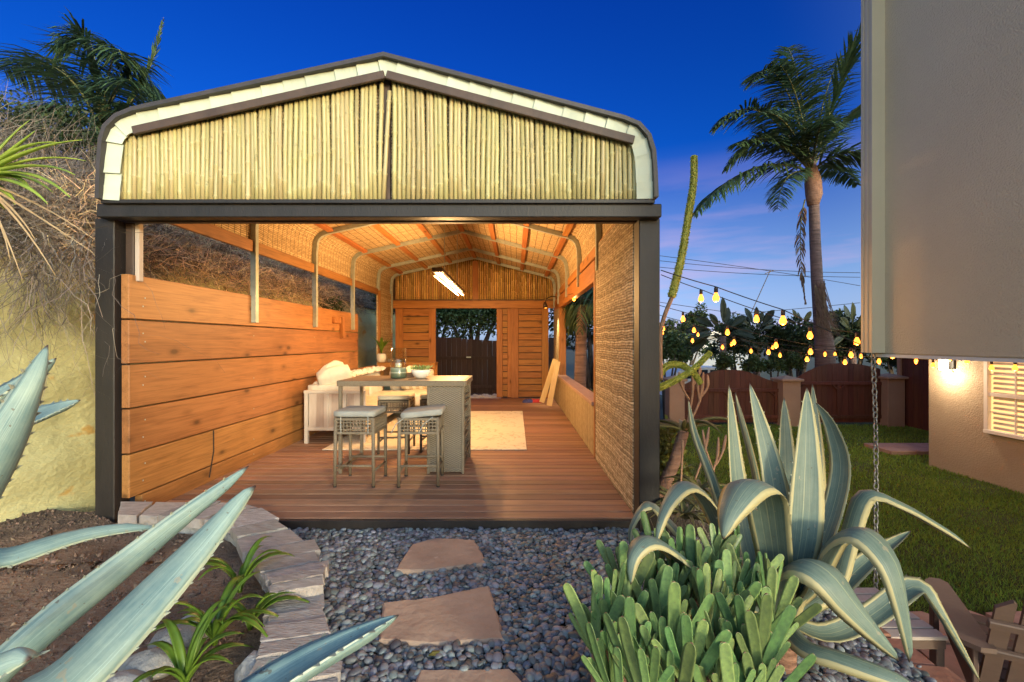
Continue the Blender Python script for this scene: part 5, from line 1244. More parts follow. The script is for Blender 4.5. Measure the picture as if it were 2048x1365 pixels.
for V, Fc in (twigs(16000, on_slope, (.3, .9), (.1, -.1, .9), .5, .0038), twigs(8000, on_edge, (.25, .7), (.5, -.1, .2), .55, .0028), twigs(6000, on_front, (.25, .7), (.3, -.25, .25), .6, .0026)):
    Vs.append(V); Fs.append(Fc + b); b += len(V)
tag(raw('dry_brush', np.concatenate(Vs), np.concatenate(Fs), MT['twig'], None, 'stuff'), 'tangled dry brush covering the slope left of the pavilion', 'brush')
def vine_o():
    px = R.choice((R.uniform(20, 190), R.uniform(60, 110), R.uniform(150, 200))); d = 3.42; return tuple(P(px, R.uniform(470, 560), d + .3 * (px / 190)) + Vector((.10, -.12, 0)))
V, Fc = twigs(330, vine_o, (.4, 1.5), (.05, -.05, -2.2), .35, .0028, 12); tag(raw('hanging_vines', V, Fc, MT['twig'], None, 'stuff'), 'thin dry vines hanging down the yellow bank', 'vines')

for (px, py, d, r_, lb) in ((40, 300, 5.0, (.55, .5, .5), 'dark scrubby bush on the slope behind the strap leaf tuft'), (150, 300, 5.4, (.5, .5, .45), 'dark scrubby bush on the slope left of the roof corner'), (110, 420, 4.7, (.45, .4, .35), 'dark scrubby bush at the lip of the yellow bank')):
    shrub(lb, P(px, py, d), r_, 2600, .045, 'leaf_dk', 'scrub_bush', 'bush', 'scrubby bushes on the dry slope', clumps=22)
for k, (y, lb) in enumerate(((5.0, 'dry tan bush behind the first open bay over the planks'), (6.1, 'dry tan bush behind the second open bay over the planks'), (7.6, 'dry tan bush behind the third open bay over the planks'))):
    shrub(lb, (-4.0, y, 2.55), (.38, .65, .38), 4200, .035, 'drybush', 'scrub_bush', 'bush', 'dry bushes behind the plank side', clumps=24)

# strap leaved tuft at the left edge, green above and straw below
yu = thing('yucca_tuft', 'bright green strap leaf tuft with straw coloured dead leaves at the left edge', 'plant', P(-45, 360, 2.5))
b0 = P(-45, 360, 2.5); MB().tube([Vector((-4.6, 2.75, 2.2)), Vector((-4.2, 2.65, 2.22)), Vector((-3.6, 2.55, 2.18)), b0], [.06, .055, .05, .04], 8).build('stem', MT['straw'], yu, True)
for k, (c, e) in enumerate((((40, 280), (115, 285)), ((60, 290), (165, 280)), ((70, 300), (172, 322)), ((60, 320), (140, 395)), ((50, 335), (105, 385)), ((40, 350), (95, 408)), ((20, 380), (30, 410)), ((30, 300), (70, 262)), ((10, 280), (60, 240)), ((40, 340), (60, 380)), ((70, 310), (150, 350)), ((-10, 400), (10, 420)))):
    dd = R.uniform(-.25, .15); pts = bez(b0, P(c[0], c[1], 2.5 + dd), P(e[0], e[1], 2.5 + dd * 1.6), 10)
    MB().blade(pts, [.021 * (1 - (i / 10) ** 2) + .0015 for i in range(11)], Vector((.1, -.4, 1)), .5, .003, 4).build('leaf', MT['yucca'], yu, True)
for c, e in (((60, 420), (185, 505)), ((80, 400), (190, 480)), ((40, 420), (70, 480)), ((0, 430), (45, 560)), ((10, 450), (20, 520)), ((40, 430), (110, 550))):
    pts = bez(b0, P(c[0], c[1], 2.45), P(e[0], e[1], 2.45), 8); MB().blade(pts, [.008 * (1 - .8 * i / 8) for i in range(9)], Vector((.1, -1, .6)), .3, .002, 4).build('dead_leaf', MT['straw'], yu, True)

# agaves
def smooth(pts, n=18):
    pts = [Vector(p) for p in pts]; out = []; k = len(pts)
    for i in range(n + 1):
        t = i / n * (k - 1); j = min(int(t), k - 2); f = t - j; p0, p1, p2, p3 = pts[max(j - 1, 0)], pts[j], pts[j + 1], pts[min(j + 2, k - 1)]
        out.append(.5 * ((2 * p1) + (p2 - p0) * f + (2 * p0 - 5 * p1 + 4 * p2 - p3) * f * f + (3 * p1 - p0 - 3 * p2 + p3) * f ** 3))
    return out
def agave_leaf(parent, pts, hw, mat, nrm=None, cup=.28, thick=.02, teeth=True, tw=.009, wprof=None):
    pts = smooth(pts, 22); n = len(pts)
    o_ = pts[-1] - pts[0]; o_.z = 0
    side = Vector((0, 0, 1)).cross(o_.normalized())
    nf = nrm
    if nrm is None:
        def nf(t, pts=pts, side=side):
            i = min(int(round(t * (n - 1))), n - 1); tg = (pts[min(i + 1, n - 1)] - pts[max(i - 1, 0)]).normalized(); return tg.cross(-side) if tg.cross(-side).length > .01 else Vector((0, 0, 1))
    ws = []
    for i in range(n):
        t = i / (n - 1); ws.append(hw * ((.62 + .38 * math.sin(min(t / .45, 1) * math.pi / 2)) if t < .45 else max(0.012, (1 - ((t - .45) / .55) ** 1.9))) if wprof is None else hw * wprof(t))
    m = MB(); m.blade(pts, ws, nf, cup, thick, 8); lf_ = m.build('leaf', MT[mat], parent, True)
    if teeth:
        tm = MB()
        for i in range(2, n - 2):
            tg = (pts[i + 1] - pts[i - 1]).normalized(); nn = Vector(nf(i / (n - 1)) if callable(nf) else nf); sd_ = tg.cross(nn).normalized(); u = sd_.cross(tg)
            for s_ in (-1, 1):
                q = pts[i] + sd_ * s_ * ws[i] + u * cup * ws[i] + tg * R.uniform(-.006, .006); z_ = tw * R.uniform(.6, 1.2)
                tm.add([q - tg * z_ * .7, q + tg * z_ * .5, q + sd_ * s_ * z_ + tg * z_ * .5, q - u * z_ * .4], [(0, 1, 2), (0, 2, 3), (1, 3, 2)])
        tm.build('teeth', MT['tooth'], lf_)['kind'] = 'stuff'
    return lf_
ag = thing('blue_agave', 'large blue grey agave with toothed leaves reaching in at the lower left', 'agave', (-1.15, .7, .08))
bA = Vector((-1.15, .68, .30))
agave_leaf(ag, [bA, P(-40, 1480, .80), P(130, 1345, .88), P(290, 1190, .99), P(410, 1075, 1.08), P(512, 972, 1.16)], .098, 'agave', cup=.30)
agave_leaf(ag, [bA + Vector((-.1, .1, 0)), P(-60, 1420, .98), P(90, 1270, 1.06), P(240, 1145, 1.16), P(380, 1025, 1.26), P(497, 932, 1.34)], .060, 'agave', Vector((-.95, .1, .40)), cup=.35)
agave_leaf(ag, [bA + Vector((-.15, .1, .05)), P(-140, 1180, 1.15), P(40, 1108, 1.22), P(180, 1070, 1.32), P(318, 1056, 1.42)], .045, 'agave', cup=.2)
agave_leaf(ag, [bA + Vector((-.1, .0, .1)), P(-150, 1180, .93), P(-20, 945, .96), P(45, 815, .99), P(95, 690, 1.02)], .050, 'agave', Vector((-.8, .25, .35)), cup=.25)
agave_leaf(ag, [bA + Vector((-.2, .1, .1)), P(-190, 1000, 1.1), P(-30, 820, 1.15), P(40, 765, 1.2), P(112, 716, 1.24)], .050, 'agave', Vector((-.3, -.6, .8)), cup=.25)
agave_leaf(ag, [bA + Vector((-.15, .15, .1)), P(-120, 960, 1.3), P(10, 862, 1.36), P(90, 826, 1.42), P(161, 800, 1.48)], .044, 'agave', Vector((.1, -.7, .8)), cup=.3)
agave_leaf(ag, [Vector((-.95, .45, .35)), P(330, 1540, .66), P(520, 1392, .73), P(670, 1298, .79), P(797, 1230, .85)], .044, 'agave', Vector((-.5, -.25, .85)), cup=.4)
agave_leaf(ag, [bA, P(-250, 1500, .75), P(-120, 1400, .7), P(0, 1340, .66), P(60, 1320, .64)], .06, 'agave')
MB().lathe([(.16, -.22), (.18, 0), (.10, .12), (.0, .16)], 14, (-1.15, .68, .28)).build('heart', MT['agave'], ag, True)

va = thing('variegated_agave', 'big yellow edged agave with upright and folded leaves beside the pebbles', 'agave', P(1565, 1230, 2.1))
cA = P(1565, 1235, 2.1)
MB().lathe([(.05, -.40), (.06, -.1), (.05, .05), (.02, .14)], 14, tuple(cA)).build('heart', MT['aloetrunk'], va, True)
CAMN = Vector((0, -1, .15))
def up_(pts, hw, nr=CAMN, cup=.22): return agave_leaf(va, [cA + Vector((0, 0, -.05))] + pts, hw, 'agave_v', nr, cup, .02, True, .006)
up_([P(1500, 1110, 2.2), P(1474, 960, 2.25), P(1458, 770, 2.3)], .058, Vector((.25, -1, .1)))
up_([P(1530, 1110, 2.35), P(1512, 950, 2.4), P(1471, 785, 2.5)], .055, Vector((1, -.7, .1)))
up_([P(1563, 1100, 2.15), P(1545, 950, 2.2), P(1499, 766, 2.3)], .066, Vector((-.15, -1, .1)))
up_([P(1575, 1080, 2.4), P(1572, 930, 2.45), P(1568, 795, 2.5)], .062, Vector((0, -1, .1)))
up_([P(1602, 1090, 2.05), P(1612, 940, 2.1), P(1614, 775, 2.2)], .078, Vector((-.1, -1, .1)))
up_([P(1620, 1090, 2.3), P(1632, 930, 2.4), P(1625, 768, 2.5)], .058, Vector((.2, -1, .1)))
up_([P(1640, 1100, 2.15), P(1682, 950, 2.2), P(1665, 860, 2.25), P(1632, 806, 2.3)], .050, Vector((-1, -.5, .1)))
up_([P(1475, 1130, 2.3), P(1430, 980, 2.35), P(1390, 870, 2.45), P(1377, 800, 2.5)], .030, Vector((.8, -1, .1)), .5)
def arch(pts, hw, nr=None, cup=.2, b=None): return agave_leaf(va, [b or cA] + pts, hw, 'agave_v', nr, cup, .018, True, .006)
arch([P(1545, 1080, 1.95), P(1528, 985, 1.88), P(1495, 972, 1.76), P(1462, 1020, 1.68), P(1446, 1080, 1.63)], .092)
arch([P(1480, 1150, 2.15), P(1425, 1020, 2.15), P(1375, 972, 2.05), P(1335, 1010, 1.95), P(1312, 1090, 1.88)], .068)
arch([P(1450, 1180, 2.3), P(1350, 1060, 2.4), P(1298, 1012, 2.35), P(1268, 1050, 2.3), P(1262, 1100, 2.27)], .055)
arch([P(1450, 1200, 1.9), P(1360, 1120, 1.8), P(1300, 1083, 1.72), P(1268, 1110, 1.66), P(1262, 1170, 1.63)], .062)
arch([P(1660, 1180, 2.2), P(1695, 1070, 2.25), P(1728, 990, 2.25), P(1800, 1012, 2.2), P(1870, 1052, 2.18), P(1942, 1098, 2.15)], .062, None, .3)
arch([P(1620, 1180, 2.0), P(1665, 1090, 1.95), P(1722, 1066, 1.85), P(1778, 1120, 1.76), P(1802, 1210, 1.72), P(1818, 1325, 1.70)], .108)
arch([P(1562, 1170, 1.95), P(1600, 1130, 1.85), P(1655, 1150, 1.76), P(1715, 1225, 1.72), P(1797, 1322, 1.70)], .115, None, .25)
arch([P(1650, 1270, 2.05), P(1740, 1235, 2.1), P(1830, 1175, 2.1), P(1880, 1225, 2.05), P(1965, 1370, 2.0)], .052, Vector((.2, -.5, 1)), .4)
arch([P(1610, 1290, 1.9), P(1690, 1318, 1.8), P(1800, 1362, 1.72), P(1870, 1420, 1.68)], .06, None, .4)
arch([P(1650, 1200, 2.2), P(1740, 1120, 2.3), P(1822, 1062, 2.4)], .05, Vector((-.4, -.6, 1)), .5)

# fan aloe clump
fa = thing('fan_aloe', 'dense clump of fan aloe with rounded green strap leaves and red tips', 'aloe', (.55, 1.5, -.15))
fmesh = []
for k in range(5):
    L_ = 1.0; pts = [Vector((.02 * math.sin(k + f * 3), .06 * f * f * (k - 2) * .4, f)) for f in (0, .1, .25, .4, .55, .7, .82, .9, .95, .985, 1.0)]
    m = MB(); m.blade(pts, [.055, .062, .070, .074, .077, .079, .080, .077, .068, .046, .012], Vector((0, -1, 0)), .18, .03, 6); fmesh.append(m.mesh('leaf', MT['fan'], True))
fan_spots = []
for (y, d, xs) in ((1150, 2.0, range(1300, 1480, 42)), (1185, 1.86, range(1262, 1520, 44)), (1225, 1.74, range(1235, 1545, 44)), (1268, 1.62, range(1218, 1550, 46)), (1315, 1.5, range(1208, 1560, 48)), (1365, 1.4, range(1220, 1560, 52)), (1420, 1.3, range(1240, 1560, 56))):
    for x in xs: fan_spots.append(P(x + R.uniform(-16, 16), y + R.uniform(-12, 12), d + R.uniform(-.06, .06)))
ctr = Vector((.55, 1.55, -.1))
for p in fan_spots:
    az = R.uniform(-.9, .9); out = (p - ctr); out.z = 0; out *= .62
    MB().tube([Vector((lerp(ctr.x, p.x, .5), lerp(ctr.y, p.y, .5), -.15)), p + Vector((0, 0, -.12)), p], [.022, .02, .016], 6).build('stem', MT['aloetrunk'], fa, True)
    nl = R.choice((4, 5, 6))
    for k in range(nl):
        a = lerp(-.5, .5, k / (nl - 1)) + R.uniform(-.08, .08); ln = R.uniform(.15, .27) * (1 - .2 * abs(a)); rotz = az + R.uniform(-.2, .2)
        M_ = Matrix.Rotation(rotz, 4, 'Z') @ Matrix.Rotation(out.x * .9, 4, 'Y') @ Matrix.Rotation(-out.y * .7, 4, 'X') @ Matrix.Rotation(a, 4, 'Y')
        o = inst('leaf', fmesh[R.randrange(5)], p + Vector((math.sin(a) * .02, R.uniform(-.012, .012), 0)), fa, M_.to_euler(), (ln * R.uniform(.85, 1.05), ln, ln))

# strap leaved clumps in the soil bed
def straps(label, base, n, ln, sd0, mat='strap', wd=.018):
    t = thing('strap_leaf_plant', label, 'plant', base, 'green strap leaved plants in the soil bed'); rr = random.Random(sd0); base = Vector(base)
    for k in range(n):
        a = rr.uniform(0, 6.28); d_ = Vector((math.cos(a), math.sin(a), 0)); L_ = ln * rr.uniform(.6, 1.1); o_ = rr.uniform(.45, .95)
        pts = [base + d_ * (L_ * o_ * f * (.4 + .6 * f)) + Vector((0, 0, L_ * (f * (1.15 - .25 * o_) - .75 * o_ * f * f * f))) for f in [i / 9 for i in range(10)]]
        MB().blade(pts, [wd * (.6 + .4 * math.sin(math.pi * min(1, i / 9 * 1.1))) * (1 if i < 8 else (.7 if i == 8 else .12)) for i in range(10)], Vector((0, 0, 1)) - d_ * .4, .35, .003, 4).build('leaf', MT[mat], t, True)
    return t
straps('green strap leaved clump at the bend of the planter wall', G(480, 1185, .05), 11, .36, 3)
straps('green strap leaved clump drooping beside the grey rocks', G(430, 1290, .05), 12, .38, 5)
straps('low green strap leaved clump at the bottom edge under the agave', G(370, 1375, .05), 10, .34, 8)
straps('small green strap leaved clump between rock and capstones', G(500, 1260, .05), 8, .28, 11)
def rock(label, c, s_, k):
    V = IV * (1 + .22 * np.sin(IV[:, [1, 2, 0]] * 3.3 + k) + .10 * np.sin(IV[:, [2, 0, 1]] * 7.1 + 2 * k)); m = MB(); m.add([(c[0] + p[0] * s_[0], c[1] + p[1] * s_[1], c[2] + p[2] * s_[2]) for p in V], [tuple(f) for f in IF])
    return tag(m.build('garden_rock', MT['rock'], None, True), label, 'rock', 'grey rocks in the soil bed')
for k, (px, py, s_, lb) in enumerate(((345, 1285, (.10, .08, .06), 'rough grey rock behind the strap leaves'), (300, 1330, (.12, .08, .05), 'flat grey rock under the big agave leaf'), (395, 1255, (.09, .07, .06), 'pale grey rock nearest the strap clump'), (515, 1345, (.07, .07, .07), 'rounded grey rock against the planter wall'), (250, 1375, (.10, .08, .05), 'grey rock at the bottom edge beside the agave'))):
    g_ = G(px, py, .07); rock(lb, g_, s_, k)

# aloes and flower spikes beside the dark post
def bud_spike(label, path, r_, stem=None):
    pts = smooth(path, 40); t = thing('flower_spike', label, 'flower spike', path[0], 'arching agave flower spikes'); n = len(pts)
    MB().tube(pts, [r_ * .72 * (1 - .3 * i / n) for i in range(n)], 8).build('core', MT['spike'], t, True)
    m = MB()
    for k in range(3200):
        f = R.random() ** .9; q = f * (n - 2); i = int(q); p = pts[i].lerp(pts[i + 1], q - i); tg = (pts[i + 1] - pts[i]).normalized(); u = tg.cross(Vector((R.uniform(-1, 1), R.uniform(-1, 1), R.uniform(-1, 1)))).normalized()
        rr = r_ * (1 - .25 * f); s_ = tg.cross(u) * .0045; d_ = (u + tg * .5).normalized(); a = p + u * rr * .5; e = a + d_ * rr * .5; m.add([a - s_, a + s_, e, a + tg * .008], [(0, 1, 2), (1, 3, 2), (3, 0, 2)])
    m.build('buds', MT['spike'], t)['kind'] = 'stuff'
    if stem: MB().tube(smooth(stem, 14), .018, 7).build('stalk', MT['stalk'], t, True)
bud_spike('tall yellow green flower spike rising against the sky beside the post', [P(1343, 595, 3.9), P(1362, 520, 3.9), P(1377, 430, 3.9), P(1387, 365, 3.9), P(1388, 312, 3.9)], .046, [P(1322, 760, 3.9), P(1322, 660, 3.9), P(1345, 592, 3.9)])
bud_spike('yellow green flower spike arching over and down beside the post', [P(1312, 765, 3.95), P(1330, 735, 3.95), P(1358, 730, 3.95), P(1385, 745, 3.95), P(1402, 768, 3.95)], .040)
bud_spike('straight yellow green flower spike slanting up to the right', [P(1312, 778, 3.8), P(1345, 764, 3.8), P(1385, 740, 3.8), P(1422, 705, 3.8)], .036)
def rosette(t, c, n, ln, wd, mat, sd0):
    rr = random.Random(sd0)
    for k in range(n):
        a = k * 2.4 + rr.uniform(-.2, .2); d_ = Vector((math.cos(a), math.sin(a), 0)); L_ = ln * rr.uniform(.7, 1.1); e = rr.uniform(.2, .9)
        pts = [c + d_ * (L_ * f) + Vector((0, 0, L_ * (e * f * 1.2 - e * 1.0 * f * f))) for f in [i / 8 for i in range(9)]]
        MB().blade(pts, [wd * (1 - (i / 8) ** 1.5) + .002 for i in range(9)], Vector((0, 0, 1)), .5, .015, 4).build('leaf', MT[mat], t, True)
al = thing('tree_aloe', 'tree aloe with a scaly leaning trunk and branched dry flower stalks', 'aloe', P(1325, 990, 4.3))
pA, pB = P(1322, 985, 4.3), P(1368, 862, 4.3); MB().tube([pA + Vector((-.05, 0, -.2)), pA, pA.lerp(pB, .5) + Vector((.02, 0, 0)), pB], [.075, .065, .055, .05], 10).build('trunk', MT['aloetrunk'], al, True)
rosette(al, pB, 10, .50, .035, 'aloe', 4)
for path in ([(1372, 860), (1385, 790), (1384, 740)], [(1378, 800), (1362, 770), (1358, 745)], [(1384, 775), (1398, 750), (1400, 735)], [(1375, 855), (1400, 800), (1407, 745)], [(1402, 795), (1415, 775), (1415, 750)], [(1400, 805), (1396, 780), (1395, 755)]):
    MB().tube(smooth([P(x, y, 4.25) for x, y in path], 8), [.011] * 5 + [.015, .015, .012, .006], 6).build('flower_stalk', MT['stalk'], al, True)
al2 = thing('dry_aloe_stalks', 'dry brown branching flower stalks standing before the lawn', 'flower stalk', P(1430, 960, 3.7))
for path in ([(1405, 990), (1432, 925), (1437, 875)], [(1432, 930), (1445, 905), (1452, 870)], [(1390, 960), (1410, 900), (1418, 855)], [(1428, 945), (1412, 900), (1405, 860)], [(1360, 1000), (1365, 900), (1364, 880)]):
    MB().tube(smooth([P(x, y, 3.75) for x, y in path], 8), [.009, .009, .009, .009, .009, .013, .013, .010, .005], 6).build('stalk', MT['stalk'], al2, True)
for k, (px, py, d, lb) in enumerate(((1345, 1000, 3.6, 'low spiky green aloe at the foot of the dark post'), (1400, 985, 3.7, 'low spiky aloe beside the tree aloe trunk'), (1370, 1035, 3.3, 'reddish green low aloe behind the folded agave leaf'))):
    p = P(px, py, d); t = thing('ground_aloe', lb, 'aloe', p, 'low aloes in the planting bed'); rosette(t, p, 16, .30, .022, 'aloe', 20 + k)
V, Fc = twigs(2600, lambda: (R.uniform(1.15, 1.75), R.uniform(3.0, 5.2), -.28 + R.uniform(-.25, .05)), (.2, .75), (.0, -.1, 1.2), .4, .0030)
tag(raw('dry_grass', V, Fc, MT['twig'], None, 'stuff'), 'dry rusty grass tangle beside the pavilion post', 'dry grass')
shrub('reddish green leafy shrub between the post and the pink pillar', (1.45, 4.6, .05), (.28, .4, .5), 1600, .06, 'leaf_yl', trunk=-.4)

# ================================================================ STRING LIGHTS
def string(label, bulbs, start, end, r_=.0045):
    t = thing('string_light', label, 'string lights', start, 'strings of garden bulbs'); tops = [P(x, y, d) + Vector((0, 0, .085)) for x, y, d in bulbs]
    pts = [Vector(start)] + tops + [Vector(end)]; cab = []
    for a, b in zip(pts[:-1], pts[1:]):
        for i in range(8): f = i / 8; cab.append(a.lerp(b, f) + Vector((0, 0, -.10 * (b - a).length * f * (1 - f) * .35)))
    cab.append(pts[-1]); MB().tube(cab, r_, 5).build('cable', MT['wire'], t)
    for p in tops:
        s_ = MB().lathe([(.012, 0), (.016, -.01), (.017, -.045), (.013, -.05)], 10, tuple(p)).build('socket', MT['socket'], t, True)
        MB().lathe([(.011, -.05), (.016, -.063), (.027, -.090), (.028, -.104), (.020, -.123), (.0, -.131)], 12, tuple(p)).build('bulb', MT['bulb'], s_, True)
        bl = bpy.data.lights.new('bulb_light', 'POINT'); bl.energy = .8; bl.color = (1, .52, .16); bl.shadow_soft_size = .025; bo_ = bpy.data.objects.new('bulb_glow', bl); C.objects.link(bo_); bo_.parent = t; bo_.location = p + Vector((0, 0, -.155)) - wloc(t)
e0 = Vector((1.12, 3.62, 2.0)); hc = Vector((HX - .02, 3.4, HB + .02)); wl = lambda y, z: Vector((LXW - .01, y, z))
string('nearest bulb string from the dark post to the house corner', [(1432, 594, 3.9), (1566, 640, 3.85)], P(1322, 541, 3.8), P(1745, 700, 3.62))
string('second bulb string just below the nearest one', [(1402, 596, 4.7), (1513, 637, 4.7), (1620, 670, 4.7), (1714, 682, 4.6)], P(1322, 550, 4.6), P(1800, 700, 4.5))
string('third bulb string sagging in front of the hedge', [(1366, 637, 6.0), (1455, 664, 6.0), (1552, 690, 6.0), (1621, 703, 6.0), (1702, 709, 6.0), (1785, 711, 6.0)], P(1250, 590, 6.0), wl(6.2, 1.2))
string('fourth bulb string low across the middle of the hedge', [(1388, 660, 7.0), (1468, 684, 7.0), (1537, 704, 7.0), (1614, 718, 7.0), (1690, 724, 7.0), (1758, 722, 7.0), (1866, 730, 7.2)], P(1200, 595, 7.0), wl(7.4, 1.15))
string('fifth bulb string nearest the gates', [(1327, 657, 8.6), (1385, 681, 8.6), (1445, 694, 8.6), (1502, 702, 8.6), (1560, 710, 8.6), (1650, 708, 8.6), (1722, 712, 8.6), (1832, 720, 8.4)], P(1148, 590, 8.6), wl(8.3, 1.05))
string('farthest faint bulb string above the pink pillar', [(1148, 597, 7.6), (1325, 665, 9.6), (1396, 669, 9.6), (1463, 688, 9.6), (1545, 695, 9.6), (1670, 708, 9.6), (1832, 724, 9.6)], P(1135, 590, 7.4), (10.5, 10.2, 1.0))
string('short bulb string under the house overhang by the window', [(1900, 716, 6.6), (1934, 722, 6.4), (1983, 735, 6.0), (2030, 735, 5.6)], P(1840, 700, 6.9), P(2080, 715, 5.2))

# ================================================================ PATIO CHAIR AND TABLE
ch = thing('adirondack_chair', 'tan slatted garden armchair seen from behind on the patio', 'chair', (0, 0, 0))
def cb_(name, c, s_, rot=None, bev=.006, parent=None): return MB().box(c, s_, rot, bev).build(name, MT['chair'], parent or ch)
for sx in (-1, 1):
    q = MB(); poly = [(-.02, -.42), (.05, -.44), (.115, -.40), (.135, -.30), (.125, .10), (.10, .34), (.06, .40), (.0, .41), (-.03, .36)]
    q.prism([(sx * (.30 + p[0]), p[1]) for p in (poly if sx > 0 else poly[::-1])], 2, .555, .582); q.build('armrest', MT['chair'], ch)
    cb_('leg', (sx * .36, .30, .277), (.03, .10, .555)); cb_('leg', (sx * .33, -.26, .277), (.03, .09, .54)); cb_('arm_bracket', (sx * .385, .30, .50), (.02, .07, .10))
    MB().bar((sx * .29, .38, .36), (sx * .29, -.55, .10), .028, .12, (0, 0, 1), .004).build('stringer', MT['chair'], ch)
heights = (.72, .84, .90, .90, .84, .72)
lean = Euler((.38, 0, 0))
for k in range(6):
    x = -.265 + k * .106; h = heights[k]; m = MB(); q = [(x - .038, 0), (x + .038, 0)]
    tl, trr = (h - .05, h) if k < 3 else (h, h - .05); q += [(x + .038, trr - .01), (x + .025, trr), (x - .025, tl), (x - .038, tl - .01)]
    m.prism([(a, b) for a, b in q], 1, -.011, .011); mm = lean.to_matrix(); m.v = [tuple(mm @ Vector(v) + Vector((0, -.22, .22))) for v in m.v]; m.build('back_slat', MT['chair'], ch)
for z in (.36, .56):
    p = lean.to_matrix() @ Vector((0, -.028, z)) + Vector((0, -.22, .22)); cb_('back_rail', p, (.66, .03, .05), lean)
for k in range(7): cb_('seat_slat', (0, .36 - k * .085, .375 - k * .022), (.54, .075, .02), Euler((.25, 0, 0)), .004)
ch.location = (3.06, 2.70, LAWN + .03); ch.rotation_euler = (0, 0, -.5)
wt = thing('slatted_table', 'low white slatted table half hidden behind the folded agave leaves', 'table', (2.35, 3.0, LAWN + .03))
for k in range(6): MB().box((2.35, 2.78 + k * .095, LAWN + .49), (.52, .08, .022), None, .003).build('slat', MT['sling_b'], wt)
for x in (2.12, 2.58):
    for y in (2.78, 3.25): MB().box((x, y, LAWN + .255), (.05, .05, .45), None, .004).build('leg', MT['chair'], wt)
MB().box((2.35, 2.76, LAWN + .45), (.5, .03, .05)).build('apron', MT['chair'], wt)

# ================================================================ DISTANCE
def gable_house(label, px, d, w_, h_, dep, wallm, roofm, zb=-1.3):
    x = (px - CX) / F * d; t = thing('far_house', label, 'house', (x, d, zb))
    MB().box((x, d + dep / 2, zb + h_ / 2), (w_, dep, h_)).build('wall', wallm, t); m = MB()
    a, b, r_ = x - w_ * .56, x + w_ * .56, zb + h_ + w_ * .22
    m.add([(a, d - .5, zb + h_), (x, d - .5, r_), (b, d - .5, zb + h_), (a, d + dep, zb + h_), (x, d + dep, r_), (b, d + dep, zb + h_)], [(0, 1, 4, 3), (1, 2, 5, 4)]); m.build('roof', roofm, t)
    MB().prism([(x - w_ / 2, zb + h_ - .02), (x + w_ / 2, zb + h_ - .02), (x, r_ - .1)], 1, d, d + .1).build('gable', wallm, t)
    MB().bar((a, d - .52, zb + h_), (x, d - .52, r_), .08, .28, (0, 0, 1)).build('fascia', MT['white'], t); MB().bar((x, d - .52, r_), (b, d - .52, zb + h_), .08, .28, (0, 0, 1)).build('fascia', MT['white'], t)
    MB().box((x, d - .03, zb + h_ + .05), (.7, .06, .9)).build('vent', MT['steel'], t); return t
rm_ = plain('grey_shingle_roof', (.11, .115, .13), (.08, .085, .095), rough=.9, scale=2)
wm_ = plain('white_siding', (.32, .34, .37), (.28, .3, .33), rough=.8, scale=1)
gable_house('white gabled house far beyond the gates', 1345, 34, 4.2, 2.2, 9, wm_, rm_); gable_house('low grey roofed house right of the white gabled one', 1425, 42, 7, 2.0, 9, wm_, rm_)
cr_ = thing('parked_car', 'white car roof showing over the arched gate', 'car', (P(1425, 740, 19).x, 19, -1.3)); cx_ = P(1425, 740, 19).x
body = MB(); body.prism([(cx_ - 2.1, -.85), (cx_ + 2.1, -.85), (cx_ + 2.1, -.35), (cx_ + 1.3, -.2), (cx_ - 2.0, -.15)], 1, 18.2, 19.9); body.build('body', MT['white'], cr_)
cab = MB(); cab.prism([(cx_ - 1.9, -.16), (cx_ + 1.05, -.16), (cx_ + .35, .33), (cx_ - 1.4, .36), (cx_ - 1.8, .1)], 1, 18.3, 19.8); cabo = cab.build('cabin', MT['white'], cr_)
gm = plain('dark_car_glass', (.03, .04, .05), rough=.1); MB().prism([(cx_ - 1.6, -.1), (cx_ - .5, -.1), (cx_ - .5, .25), (cx_ - 1.35, .27)], 1, 18.285, 18.3).build('window', gm, cabo); MB().prism([(cx_ - .4, -.1), (cx_ + .85, -.1), (cx_ + .25, .25), (cx_ - .4, .25)], 1, 18.285, 18.3).build('window', gm, cabo)
for x in (cx_ - 1.35, cx_ + 1.35):
    w_ = MB(); w_.tube([(x, 18.15, -.97), (x, 18.4, -.97)], .33, 18); w_.build('wheel', MT['black'], cr_)
def hillf(u, v):
    x = lerp(20, 260, u); y = lerp(130, 240, v); return (x, y, -1.3 + 9 * math.sin(v * math.pi * .5) * (.5 + .5 * nz(x, y, 0, .015)))
sheet('distant_hill', hillf, 40, 20, plain('distant_hill_scrub', (.10, .11, .11), (.06, .07, .075), rough=1, scale=.08, speck=((.4, .38, .36), .35, .70)))
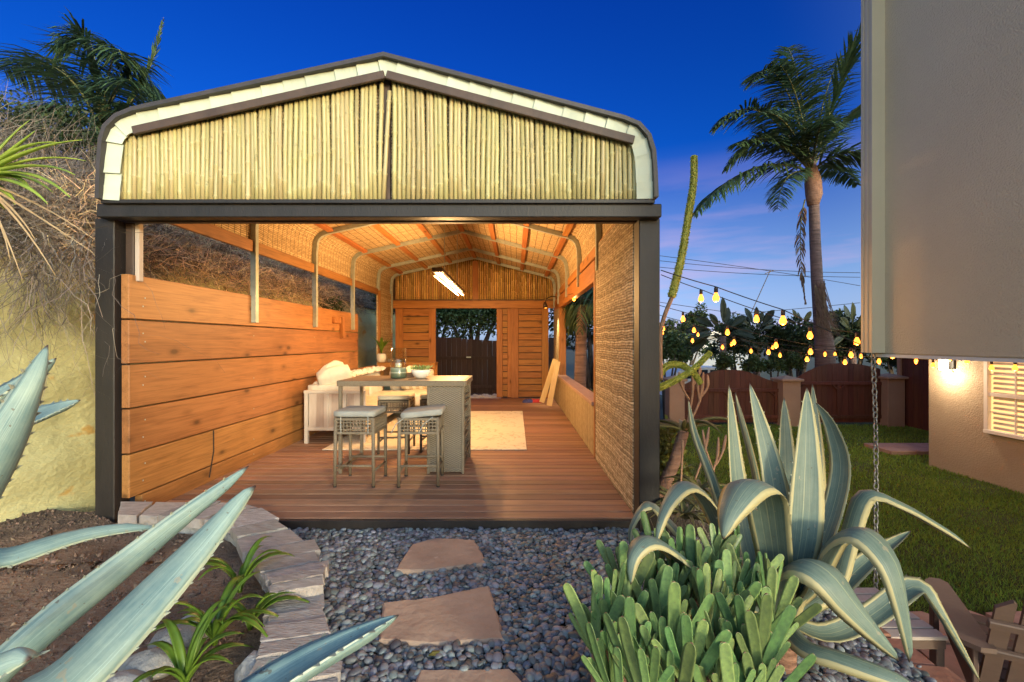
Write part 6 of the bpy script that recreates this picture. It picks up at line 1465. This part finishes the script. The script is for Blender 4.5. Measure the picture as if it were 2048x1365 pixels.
def far_palm(label, px, py, d, h):
    p = P(px, py, d); t = thing('distant_palm', label, 'palm tree', (p.x, d, -1.3)); MB().tube([(p.x, d, -1.3), (p.x, d, p.z)], .28, 6).build('trunk', MT['hill'], t)
    V, Fc = leafcloud(350, (p.x, d, p.z), (h, h, h * .7), h * .6, 10); raw('crown', V, Fc, MT['leaf_dk'], t)
far_palm('tiny distant fan palm by the house corner', 1669, 634, 95, 1.3)
for k, (px, py, d, r_, lb) in enumerate(((1345, 672, 60, (3.4, 2, 2.3), 'far dark tree row left end beside the post'), (1390, 655, 75, (3.2, 2, 3.6), 'far round tree behind the white gabled house'), (1455, 668, 70, (3.4, 2, 3.0), 'far tree group behind the paddle leaved tree'), (1375, 700, 28, (1.6, 1, 1.3), 'dark palm-like shrub by the white gabled house'))):
    shrub(lb, P(px, py, d), r_, 1800, .5 if d > 50 else .25, 'leaf_dk', 'distant_tree', 'tree', 'far trees on the skyline', trunk=-1.3)
# power lines and pole
up = thing('utility_pole', 'thin leaning utility pole with wires on the skyline', 'utility pole', (P(1500, 650, 60).x, 60, -1.3))
MB().tube([P(1496, 640, 60), P(1541, 540, 60)], .05, 6).build('pole', MT['hill'], up); MB().bar(P(1530, 548, 60), P(1548, 541, 60), .1, .1).build('crossarm', MT['hill'], up)
for a, c, b in (((1320, 522), (1520, 545), (1720, 546)), ((1320, 535), (1500, 552), (1720, 555)), ((1320, 512), (1540, 540), (1720, 572)), ((1320, 605), (1420, 620), (1720, 664)), ((1500, 626), (1600, 618), (1720, 606))):
    MB().tube([P(*a, 60)] + [p for p in bez(P(*a, 60), P(*c, 60), P(*b, 60), 10)][1:], .035, 4).build('wire', MT['wire'], up)

lf2 = G(872, 1312, -.06); m = MB(); m.blade([lf2 + Vector((-.035, 0, 0)), lf2 + Vector((-.015, .004, .006)), lf2 + Vector((.01, .006, .006)), lf2 + Vector((.035, 0, .0))], [.003, .014, .013, .001], Vector((0, -.2, 1)), .3, .001, 4)
tag(m.build('fallen_leaf', MT['leaf_yl'], None, True), 'small yellow fallen leaf on the pebbles below the middle stepping stone', 'leaf')
